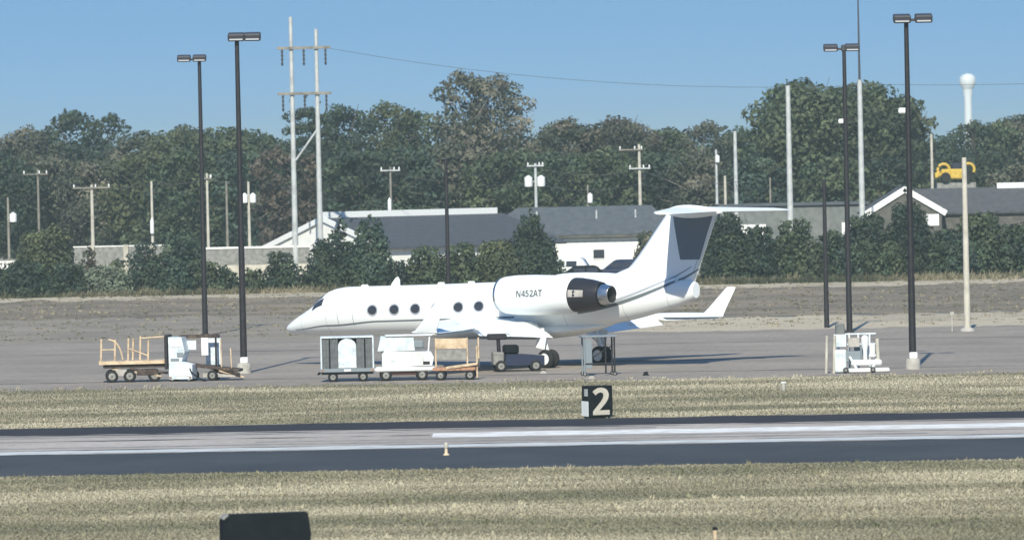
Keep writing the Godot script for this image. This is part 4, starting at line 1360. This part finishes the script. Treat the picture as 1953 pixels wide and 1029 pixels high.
func make_equipment() -> void:
	# flatbed cart with tan stakes
	var o := thing("flatbed_cart", "tan flatbed cart with stake posts at the far left of the apron", "cart", ground(256, 728), 0.08)
	block(Vector3(0, 0.90, 0), Vector3(3.2, 0.16, 1.5), M.tan, "deck", o)
	block(Vector3(0.1, 0.74, 0.55), Vector3(3.0, 0.16, 0.12), M.brown, "chassis_rail", o)
	block(Vector3(0.1, 0.74, -0.55), Vector3(3.0, 0.16, 0.12), M.brown, "chassis_rail", o)
	for d in [[-1.5, 0.70, 1.02], [-0.88, 0.70, 1.0], [-0.28, 0.70, 1.05], [-1.5, -0.7, 1.0], [0.28, -0.7, 1.1], [0.62, 0.70, 0.95], [1.45, -0.70, 1.1], [-0.05, -0.7, 1.0]]:
		bar(Vector3(d[0], 0.95, d[1]), Vector3(d[0] + 0.04, 0.95 + d[2], d[1]), 0.05, M.tan, "stake_post", o)
	var g := G.new()
	var pts := []
	for i in 9:
		var t := i / 8.0
		pts.append(Vector3(-1.15 + 0.62 * t + 0.1 * sin(t * 3.0), 1.95 - 0.9 * t * t, 0.70))
	g.path(pts, [0.045], 8)
	part("curved_rail", g, M.tan, o)
	bar(Vector3(-1.5, 1.5, 0.7), Vector3(-0.88, 1.5, 0.7), 0.035, M.tan, "side_rail", o)
	bar(Vector3(-0.28, 1.55, 0.7), Vector3(0.62, 1.2, 0.7), 0.035, M.tan, "side_rail", o)
	bar(Vector3(0.28, 1.95, -0.7), Vector3(1.45, 2.0, -0.7), 0.035, M.tan, "side_rail", o)
	for x in [-1.02, -0.22, 0.9]:
		for z in [-0.6, 0.6]: roller(o, Vector3(x, 0.29, z), 0.29)
	bar(Vector3(-0.2, 0.62, 0.62), Vector3(1.5, 0.40, 0.62), 0.06, M.brown, "drawbar", o)
	bar(Vector3(-1.0, 0.62, 0.5), Vector3(1.2, 0.25, 0.66), 0.05, M.tan, "steering_link", o)
	block(Vector3(-0.6, 0.45, 0.4), Vector3(0.5, 0.3, 0.5), M.concrete, "axle_box", o)
	block(Vector3(0.55, 0.45, 0.3), Vector3(0.9, 0.28, 0.8), M.brown, "axle_frame", o)

	# white L-shaped power unit
	o = thing("ground_power_unit", "white L-shaped ground power unit with tall panel beside the flatbed cart", "power unit", ground(347, 727), -0.2)
	g = G.new()
	g.prism([Vector2(-0.48, 0.12), Vector2(0.58, 0.12), Vector2(0.60, 0.78), Vector2(0.1, 0.92), Vector2(0.26, 1.35), Vector2(0.12, 2.0), Vector2(-0.5, 2.02)], -0.45, 0.45)
	part("housing", g, M.paleblue, o)
	block(Vector3(-0.62, 1.35, 0.0), Vector3(0.14, 1.55, 0.9), M.darkpole, "side_panel", o)
	block(Vector3(-0.2, 1.0, 0.46), Vector3(0.4, 0.12, 0.03), M.bluegrey, "label_plate", o)
	block(Vector3(-0.15, 1.72, 0.46), Vector3(0.45, 0.3, 0.03), M.white, "gauge_panel", o)
	block(Vector3(0.05, 1.22, 0.465), Vector3(0.3, 0.2, 0.03), M.bluegrey, "vent", o)
	block(Vector3(0.12, 0.45, 0.46), Vector3(0.7, 0.4, 0.03), M.white, "access_door", o)
	for x in [-0.35, 0.42]:
		for z in [-0.38, 0.38]: roller(o, Vector3(x, 0.13, z), 0.13, 0.1)

	var hp := []
	for i in 14:
		var t := i / 13.0
		hp.append(Vector3(0.5 + t * 0.75, 0.04 + 0.55 * (1.0 - t) * (1.0 - t), 0.5 + 0.14 * sin(t * 9.0)))
	g = G.new()
	g.path(hp, [0.03], 7)
	part("hose", g, M.black, o)
	for x in [-0.42, 0.5]: block(Vector3(x, 0.2, 0.47), Vector3(0.1, 0.07, 0.03), M.orange, "reflector", o)
	# rack trailer
	o = thing("rack_trailer", "open rack trailer with pale panels and sloping dark drawbar right of the power unit", "trailer", ground(404, 725), -0.1)
	block(Vector3(-0.55, 2.02, 0.3), Vector3(1.7, 0.14, 0.12), M.brown, "top_rail", o)
	block(Vector3(-0.55, 2.02, -0.5), Vector3(1.7, 0.12, 0.12), M.brown, "top_rail", o)
	for d in [[-1.35, 0.3], [0.25, 0.3], [-1.35, -0.5], [0.25, -0.5]]:
		bar(Vector3(d[0], 0.5, d[1]), Vector3(d[0], 2.0, d[1]), 0.045, M.darkpole, "rack_post", o)
	block(Vector3(-0.85, 1.62, 0.32), Vector3(0.42, 0.42, 0.06), M.paleblue, "panel", o)
	block(Vector3(-0.25, 1.55, 0.32), Vector3(0.32, 0.8, 0.06), M.white, "panel", o)
	block(Vector3(0.05, 1.3, -0.3), Vector3(0.7, 1.2, 0.06), M.paleblue, "panel", o)
	for x in [0.5, 0.95]: bar(Vector3(x, 0.5, 0.3), Vector3(x - 0.03, 1.85 if x < 0.7 else 1.45, 0.3), 0.035, M.tan, "stake_post", o)
	block(Vector3(-0.1, 0.62, 0), Vector3(2.9, 0.12, 1.2), M.brown, "bed", o, 0.0, Basis(Vector3.BACK, -0.12))
	g = G.new()
	g.tube(Vector3(-1.5, 0.95, 0.5), Vector3(1.35, 0.28, 0.5), 0.075, 0.06, 8)
	part("drawbar", g, M.brown, o)
	bar(Vector3(0.4, 0.45, 0.55), Vector3(1.5, 0.12, 0.3), 0.05, M.tan, "tow_bar", o)
	block(Vector3(0.4, 0.25, 0.1), Vector3(1.5, 0.2, 0.7), M.concrete, "ballast_tray", o)
	for x in [-0.9, 0.1]:
		for z in [-0.5, 0.5]: roller(o, Vector3(x, 0.24, z), 0.24)

	# curtain-sided luggage cart under the nose
	o = thing("luggage_cart", "grey curtain-sided luggage cart with pale rounded centre panel under the jet's nose", "cart", ground(663, 727), 0.03)
	block(Vector3(0, 0.52, 0), Vector3(2.45, 0.16, 1.4), M.bluegrey, "deck", o)
	block(Vector3(0, 0.40, 0.62), Vector3(2.3, 0.12, 0.1), M.black, "chassis", o)
	block(Vector3(0, 1.98, 0), Vector3(2.35, 0.07, 1.36), M.paleblue, "canopy", o)
	for x in [-1.15, 1.15]:
		for z in [-0.64, 0.64]: bar(Vector3(x, 0.6, z), Vector3(x, 1.98, z), 0.04, M.paleblue, "corner_post", o)
	for s in [-1.0, 1.0]:
		g = G.new()
		rings_curtain(g, s * 0.78, 0.36, 0.6, 1.94, 0.62)
		part("curtain", g, M.curtain, o)
	block(Vector3(0, 1.28, -0.6), Vector3(2.3, 1.3, 0.05), M.curtain, "back_curtain", o)
	g = G.new()
	var arch := [Vector2(-0.40, 0.62), Vector2(0.40, 0.62)]
	for i in 13: arch.append(Vector2(cos(PI * i / 12.0) * 0.40, 1.58 + sin(PI * i / 12.0) * 0.34))
	g.prism(arch, 0.60, 0.68)
	part("centre_panel", g, M.paleblue, o)
	for x in [-0.65, 0.68]:
		for z in [-0.55, 0.55]: roller(o, Vector3(x, 0.22, z), 0.22, 0.2)
	bar(Vector3(-1.2, 0.42, 0), Vector3(-1.3, 0.36, 0.3), 0.05, M.black, "hitch", o)

	block(Vector3(0, 0.52, 0.705), Vector3(0.3, 0.1, 0.02), M.white, "number_plate", o)
	for x in [-1.1, 1.1]: block(Vector3(x, 0.52, 0.705), Vector3(0.12, 0.08, 0.02), M.orange, "reflector", o)
	for x in [-0.78, 0.78]: block(Vector3(x, 1.25, 0.66), Vector3(0.05, 1.3, 0.02), M.black, "curtain_strap", o)
	# white baggage tractor
	o = thing("baggage_tractor", "white baggage tractor with pale windscreen parked under the jet's wing root", "tractor", ground(772, 725), 0.05)
	block(Vector3(0, 0.52, 0), Vector3(2.65, 0.2, 1.5), M.white, "bumper_frame", o, 0.05)
	g = G.new()
	g.prism([Vector2(-1.0, 0.62), Vector2(1.2, 0.66), Vector2(1.28, 1.02), Vector2(1.15, 1.28), Vector2(-0.9, 1.34), Vector2(-1.02, 1.2)], -0.7, 0.7)
	part("body", g, M.white, o)
	g = G.new()
	g.prism([Vector2(-1.2, 1.34), Vector2(0.45, 1.34), Vector2(0.4, 1.92), Vector2(-1.05, 1.98)], -0.62, 0.62)
	part("cab", g, M.paleblue, o)
	block(Vector3(0.62, 1.60, 0.4), Vector3(0.5, 0.38, 0.5), M.bluegrey, "seat_back", o, 0.08)
	bar(Vector3(1.05, 1.3, 0.6), Vector3(1.12, 2.0, 0.6), 0.04, M.white, "roof_post", o)
	block(Vector3(0.2, 2.0, 0), Vector3(2.1, 0.07, 1.4), M.white, "roof", o, 0.03)
	block(Vector3(-0.55, 1.02, 0.71), Vector3(0.2, 0.3, 0.03), M.paleblue, "marker_panel", o)
	block(Vector3(0, 0.36, 0.0), Vector3(2.0, 0.2, 1.2), M.rust, "underframe", o)
	for x in [-0.85, 0.75]:
		for z in [-0.6, 0.6]: roller(o, Vector3(x, 0.26, z), 0.26, 0.2)

	bar(Vector3(0.25, 1.3, 0.2), Vector3(0.4, 1.62, 0.1), 0.025, M.black, "steering_column", o)
	g = G.new()
	g.lathe([Vector2(-0.02, 0.17), Vector2(0.0, 0.19), Vector2(0.02, 0.17)], Vector3(0.4, 1.62, 0.1), Vector3(0.4, 0.9, 0).normalized(), 16)
	part("steering_wheel", g, M.black, o)
	block(Vector3(-1.34, 0.52, 0.45), Vector3(0.04, 0.1, 0.2), M.lens, "headlight", o)
	for x in [-0.2, 0.35, 0.8]: block(Vector3(x, 0.98, 0.71), Vector3(0.02, 0.5, 0.015), M.galv, "panel_gap", o)
	block(Vector3(0.95, 0.78, 0.71), Vector3(0.3, 0.14, 0.02), M.darkpole, "grille", o)
	# orange-edged cart with board
	o = thing("board_cart", "cart with beige boards and orange frame right of the white tractor", "cart", ground(872, 724), -0.05)
	block(Vector3(-0.1, 0.50, 0), Vector3(1.9, 0.14, 1.2), M.orange, "frame", o)
	block(Vector3(0.25, 0.63, 0.2), Vector3(1.4, 0.10, 0.9), M.tan, "bed_board", o, 0.0, Basis(Vector3.BACK, 0.12))
	block(Vector3(-0.25, 1.6, -0.3), Vector3(1.35, 0.46, 0.06), M.tan, "board", o)
	block(Vector3(-0.25, 1.1, -0.3), Vector3(1.35, 0.44, 0.06), M.blockwall, "board", o)
	for x in [-0.95, 0.45, 0.95]: bar(Vector3(x, 0.5, -0.34), Vector3(x, 1.85, -0.34), 0.04, M.tan, "post", o)
	bar(Vector3(0.92, 0.1, 0.5), Vector3(0.92, 1.5, 0.5), 0.04, M.tan, "post", o)
	for x in [-0.7, 0.6]:
		for z in [-0.5, 0.5]: roller(o, Vector3(x, 0.22, z), 0.22)

	# dark blue tow tractor
	o = thing("tow_tractor", "low dark blue tow tractor with grey mast under the jet's left wing", "tractor", ground(985, 708), 0.1)
	g = G.new()
	g.prism([Vector2(-0.6, 0.3), Vector2(1.25, 0.3), Vector2(1.25, 0.72), Vector2(0.3, 0.80), Vector2(-0.5, 0.82)], -0.55, 0.55)
	part("body", g, M.navy, o)
	block(Vector3(-0.25, 1.02, 0), Vector3(0.7, 0.42, 0.8), M.black, "seat", o, 0.08)
	block(Vector3(-0.85, 0.62, 0), Vector3(0.5, 0.6, 1.0), M.blockwall, "counterweight", o, 0.05)
	bar(Vector3(-0.8, 0.4, 0.3), Vector3(-0.85, 1.75, 0.3), 0.09, M.darkpole, "mast", o)
	block(Vector3(-0.9, 1.62, 0.25), Vector3(0.9, 0.28, 0.4), M.darkpole, "mast_head", o, 0.05)
	for x in [-0.75, 0.85]:
		for z in [-0.5, 0.5]: roller(o, Vector3(x, 0.27, z), 0.27, 0.2)

	# steel work stand
	o = thing("work_stand", "thin grey steel work stand under the jet's aft fuselage", "stand", ground(1140, 716), 0.12)
	for d in [[-0.62, 0.4], [0.32, 0.4], [0.72, 0.4], [-0.62, -0.4], [0.72, -0.4]]:
		bar(Vector3(d[0], 0.1, d[1]), Vector3(d[0], 1.75, d[1]), 0.04, M.darkpole if d[0] > 0 else M.bluegrey, "leg", o)
	block(Vector3(0.05, 1.76, 0), Vector3(1.6, 0.08, 0.95), M.bluegrey, "platform", o)
	block(Vector3(-0.45, 1.0, 0.36), Vector3(0.34, 1.3, 0.05), M.bluegrey, "side_panel", o)
	bar(Vector3(-0.62, 0.55, 0.4), Vector3(0.72, 0.55, 0.4), 0.03, M.darkpole, "brace", o)
	bar(Vector3(-0.62, 0.55, -0.4), Vector3(0.72, 1.3, -0.4), 0.03, M.darkpole, "brace", o)
	for d in [[-0.62, 0.4], [0.72, 0.4], [-0.62, -0.4], [0.72, -0.4]]: roller(o, Vector3(d[0], 0.1, d[1]), 0.1, 0.06)

	# white stand at the right
	o = thing("white_stand", "white tubular ground stand with panels between the right light poles", "stand", ground(1632, 711), 0.06)
	for d in [[-1.32, 1.68], [-0.98, 1.7]]:
		bar(Vector3(d[0], 0.02, 0.3), Vector3(d[0] + 0.06, d[1], 0.3), 0.065, M.palewood, "post", o)
	block(Vector3(-0.68, 1.45, 0.2), Vector3(0.55, 0.55, 0.06), M.paleblue, "panel", o)
	block(Vector3(-0.05, 1.35, 0.1), Vector3(0.5, 0.4, 0.06), M.concrete, "panel", o)
	block(Vector3(-0.68, 0.55, 0.25), Vector3(0.5, 1.0, 0.3), M.paleblue, "cabinet", o, 0.05)
	block(Vector3(-0.1, 0.72, 0), Vector3(0.7, 0.5, 0.5), M.bluegrey, "motor_box", o, 0.04)
	g = G.new()
	g.lathe([Vector2(0.35, 0.10), Vector2(0.6, 0.08), Vector2(1.0, 0.10), Vector2(1.3, 0.17), Vector2(1.55, 0.17), Vector2(1.66, 0.08)], Vector3(0.42, 0, 0.25), Vector3.UP, 16)
	part("bottle_post", g, M.white, o)
	bar(Vector3(1.0, 0.4, 0.25), Vector3(0.96, 1.5, 0.25), 0.085, M.palewood, "post", o)
	block(Vector3(0.45, 0.46, 0.3), Vector3(1.35, 0.24, 0.5), M.trim, "rail", o, 0.06)
	block(Vector3(0.55, 0.13, 0.35), Vector3(1.8, 0.18, 0.6), M.trim, "base", o, 0.05)
	bar(Vector3(0.0, 0.2, 0.5), Vector3(-0.3, 0.75, 0.45), 0.06, M.white, "strut", o)
	bar(Vector3(0.7, 0.2, 0.5), Vector3(0.9, 0.6, 0.45), 0.06, M.white, "strut", o)
	for x in [-0.68, -0.2, 0.2, 0.7]: bar(Vector3(x, 0.1, -0.35), Vector3(x, 1.75, -0.35), 0.045, M.white, "rear_post", o)
	for y in [0.75, 1.25, 1.7]: bar(Vector3(-0.7, y, -0.35), Vector3(0.98, y, -0.35), 0.04, M.paleblue, "rear_rail", o)
	block(Vector3(0.2, 0.95, -0.3), Vector3(0.4, 0.5, 0.05), M.bluegrey, "panel", o)
	block(Vector3(0.72, 0.95, -0.3), Vector3(0.4, 0.55, 0.05), M.white, "panel", o)
	block(Vector3(-0.66, 1.95, 0.1), Vector3(0.4, 0.5, 0.3), M.shedwall, "head_box", o, 0.05)
	for x in [-0.5, 0.7]: roller(o, Vector3(x, 0.16, 0.66), 0.12, 0.08)

func rings_curtain(g: G, cx: float, hw: float, y0: float, y1: float, z: float) -> void:
	var rings := []
	for i in 25:
		var t := i / 24.0
		var x := cx - hw + 2.0 * hw * t
		var zz := z + 0.025 * sin(t * 34.0)
		rings.append([Vector3(x, y0, zz), Vector3(x, y1, zz - 0.01), Vector3(x, y1, zz - 0.03), Vector3(x, y0, zz - 0.03)])
	g.loft(rings)

# ------------------------------------------------------------------ small things
func make_small_things() -> void:
	# distance-remaining sign
	var b := ground(1136, 797)
	var o := thing("runway_sign", "black runway distance sign with a white numeral beyond the runway", "sign", b, deg_to_rad(22))
	var z := -b.z
	var k := z / F
	var H := 62.0 * k
	block(Vector3(0.08, H * 0.53, 0), Vector3(0.98, H * 0.94, 0.62), M.black, "cabinet", o, 0.02)
	block(Vector3(-0.416, H * 0.30, 0.0), Vector3(0.02, H * 0.46, 0.62), M.trim, "white_side_mark", o)
	block(Vector3(-0.416, H * 0.80, 0.12), Vector3(0.02, H * 0.22, 0.3), M.galv, "upper_side_mark", o)
	var tm := TextMesh.new()
	var sf := SystemFont.new()
	sf.font_names = PackedStringArray(["Droid Sans"])
	sf.font_weight = 700
	tm.font = sf
	tm.text = "2"
	tm.font_size = 64
	tm.pixel_size = H * 0.0178
	tm.depth = 0.02
	var ti := MeshInstance3D.new()
	ti.name = "numeral"
	ti.mesh = tm
	ti.material_override = M.palewood
	o.add_child(ti)
	ti.position = Vector3(0.08, H * 0.50, 0.322)
	for x in [-0.3, 0.42]: bar(Vector3(x, 0, 0), Vector3(x, 0.12, 0), 0.04, M.galv, "leg", o)

	# black sign back at the bottom edge
	var d := 134.0
	var c := at(503, 1003, d)
	o = thing("black_sign_box", "black box-shaped airfield sign at the bottom edge, in the near grass", "sign", Vector3(c.x, 0, c.z), deg_to_rad(14))
	var top := at(503, 978, d).y
	var g := G.new()
	var w := 1.03
	var prof := [Vector2(-w, top - 0.95), Vector2(w + 0.02, top - 0.95), Vector2(w + 0.06, top - 0.5), Vector2(w - 0.01, top), Vector2(-w + 0.18, top), Vector2(-w, top - 0.14)]
	g.prism(prof, -0.24, 0.24)
	part("cabinet", g, M.black, o)
	block(Vector3(-w + 0.07, top - 0.05, 0.0), Vector3(0.17, 0.05, 0.42), M.blockwall, "corner_cap", o, 0.0, Basis(Vector3.BACK, 0.66))
	block(Vector3(0.05, top - 0.5, 0.245), Vector3(1.7, 0.74, 0.02), M.black, "face_panel", o)
	for x in [-0.7, 0.0, 0.7]: bar(Vector3(x, 0, 0), Vector3(x, top - 0.94, 0), 0.04, M.galv, "leg", o)

	# stake with dark cap
	c = at(1364, 1004, 139)
	o = thing("marker_stake", "pale marker stake with dark cap at the bottom edge of the near grass", "stake", Vector3(c.x, 0, c.z))
	bar(Vector3.ZERO, Vector3(0, c.y - 0.08, 0), 0.055, M.tan, "stake", o)
	g = G.new()
	g.lathe([Vector2(c.y - 0.09, 0.05), Vector2(c.y - 0.07, 0.065), Vector2(c.y - 0.02, 0.06), Vector2(c.y, 0.02)], Vector3.ZERO, Vector3.UP, 12)
	part("cap", g, M.black, o)

	# yellow edge light
	b = ground(851, 868)
	o = thing("edge_light", "small yellow edge light on the asphalt shoulder of the runway", "runway light", b)
	g = G.new()
	g.lathe([Vector2(0, 0.11), Vector2(0.04, 0.10), Vector2(0.08, 0.05), Vector2(0.24, 0.045)], Vector3.ZERO, Vector3.UP, 12)
	part("base", g, M.tan, o)
	g = G.new()
	g.lathe([Vector2(0.24, 0.06), Vector2(0.31, 0.075), Vector2(0.39, 0.06), Vector2(0.43, 0.02)], Vector3.ZERO, Vector3.UP, 12)
	part("lens", g, M.palewood, o)

	# pale stub marker in the grass strip, chocks on the apron
	b = ground(1495, 746)
	o = thing("stub_marker", "short pale marker post in the far grass strip, right of the jet", "marker", b)
	bar(Vector3.ZERO, Vector3(0, 0.34, 0), 0.09, M.concrete, "post", o)
	block(Vector3(0, 0.36, 0), Vector3(0.2, 0.05, 0.2), M.trim, "cap", o)
	for q in [[1232, 716, "dark wheel chock standing alone right of the work stand", "black"], [1036, 712, "pale wheel chock on the apron below the jet's main wheel", "concrete"], [1128, 722, "pale chock in front of the steel work stand", "concrete"]]:
		o = thing("wheel_chock", q[2], "chock", ground(q[0], q[1]))
		g = G.new()
		g.prism([Vector2(-0.16, 0), Vector2(0.16, 0), Vector2(0.08, 0.13), Vector2(-0.05, 0.15)], -0.2, 0.2)
		part("wedge", g, M[q[3]], o)
		bar(Vector3(-0.1, 0.15, 0), Vector3(0.1, 0.17, 0), 0.02, M.black, "handle", o, 6)
	var pm := ground(1817, 632)
	o = thing("small_marker", "small pale marker left of the pale front post's foot", "marker", pm)
	bar(Vector3.ZERO, Vector3(0, 0.95, 0), 0.05, M.concrete, "post", o)
	block(Vector3(0, 0.98, 0), Vector3(0.22, 0.18, 0.06), M.concrete, "plate", o)

# ------------------------------------------------------------------ grass
func tuft(h: float, blades: int) -> ArrayMesh:
	var g := G.new()
	for i in blades:
		var a := rng.randf() * TAU
		var o := Vector3(cos(a), 0, sin(a)) * rng.randf_range(0.0, 0.14)
		var lean := Vector3(cos(a + 0.6), 0, sin(a + 0.6)) * h * rng.randf_range(0.2, 0.9)
		var s := Vector3(-sin(a), 0, cos(a)) * 0.016
		var hh := h * rng.randf_range(0.5, 1.1)
		var k := rng.randf_range(0.9, 1.1)
		g.col = Color(k, k, k * 0.95)
		var m := o + lean * 0.4 + Vector3(0, hh * 0.6, 0)
		g.quad(o - s, o + s, m + s * 0.8, m - s * 0.8)
		g.tri(m - s * 0.8, m + s * 0.8, o + lean + Vector3(0, hh, 0))
	return g.mesh()

func field(called: String, label: String, near: float, far: float, count: int, h: float, size: float, cols: Array) -> void:
	var mm := MultiMesh.new()
	mm.transform_format = MultiMesh.TRANSFORM_3D
	mm.use_colors = true
	mm.mesh = tuft(h, 7)
	mm.instance_count = count
	var f := FastNoiseLite.new()
	f.seed = 77
	f.frequency = 0.10
	f.fractal_octaves = 4
	for i in count:
		var z := sqrt(lerpf(near * near, far * far, rng.randf()))
		var x := rng.randf_range(-1.0, 1.0) * z * 0.098
		var w := z - slope * x
		var s := size * rng.randf_range(0.6, 1.5)
		mm.set_instance_transform(i, Transform3D(Basis(Vector3.UP, rng.randf() * TAU).scaled(Vector3(s, s * rng.randf_range(0.6, 1.2), s)), Vector3(x, 0.004, -w)))
		var t := clampf(0.5 + f.get_noise_2d(x * 0.42 + w * 0.05, w * 1.15) * 1.25 + 0.5 * f.get_noise_2d(x * 0.09 + 40.0, w * 0.9) + rng.randf_range(-0.11, 0.11), 0.0, 0.999) * (cols.size() - 1)
		var c: Color = cols[int(t)].lerp(cols[int(t) + 1], t - int(t))
		mm.set_instance_color(i, c * rng.randf_range(0.95, 1.05))
	var o := MultiMeshInstance3D.new()
	o.name = numbered(called)
	o.multimesh = mm
	o.material_override = M.grass
	add_child(o)
	tag(o, label, "grass", "", "stuff")

func make_grass() -> void:
	var dry := [Color(0.20, 0.195, 0.142), Color(0.265, 0.248, 0.182), Color(0.33, 0.302, 0.228), Color(0.47, 0.435, 0.335)]
	field("near_grass", "dry mown grass in the foreground before the runway", 132.0, 174.6, 110000, 0.045, 1.0, dry)
	field("strip_grass", "dry mown grass strip between the runway and the apron", 209.0, 245.5, 80000, 0.045, 1.1, dry)
	field("verge_weeds", "ragged tall weeds at the foot of the evergreens", 440.0, 462.0, 9000, 0.34, 1.5, [Color(0.045, 0.055, 0.03), Color(0.09, 0.09, 0.05), Color(0.16, 0.145, 0.09), Color(0.28, 0.245, 0.17)])
	field("grass_clumps", "taller straw-coloured clumps scattered in the mown grass", 133.0, 174.4, 1500, 0.09, 1.3, [Color(0.16, 0.165, 0.10), Color(0.24, 0.23, 0.15), Color(0.36, 0.33, 0.24), Color(0.5, 0.46, 0.35)])
	field("strip_clumps", "taller straw-coloured clumps scattered in the far grass strip", 209.0, 248.0, 1300, 0.08, 1.3, [Color(0.17, 0.17, 0.11), Color(0.24, 0.23, 0.16), Color(0.36, 0.33, 0.25), Color(0.5, 0.46, 0.36)])
	field("bank_grass", "sparse weeds on the bank below the evergreens", 322.0, 452.0, 3500, 0.05, 1.9, [Color(0.10, 0.105, 0.07), Color(0.16, 0.15, 0.11), Color(0.22, 0.20, 0.15), Color(0.32, 0.28, 0.2)])
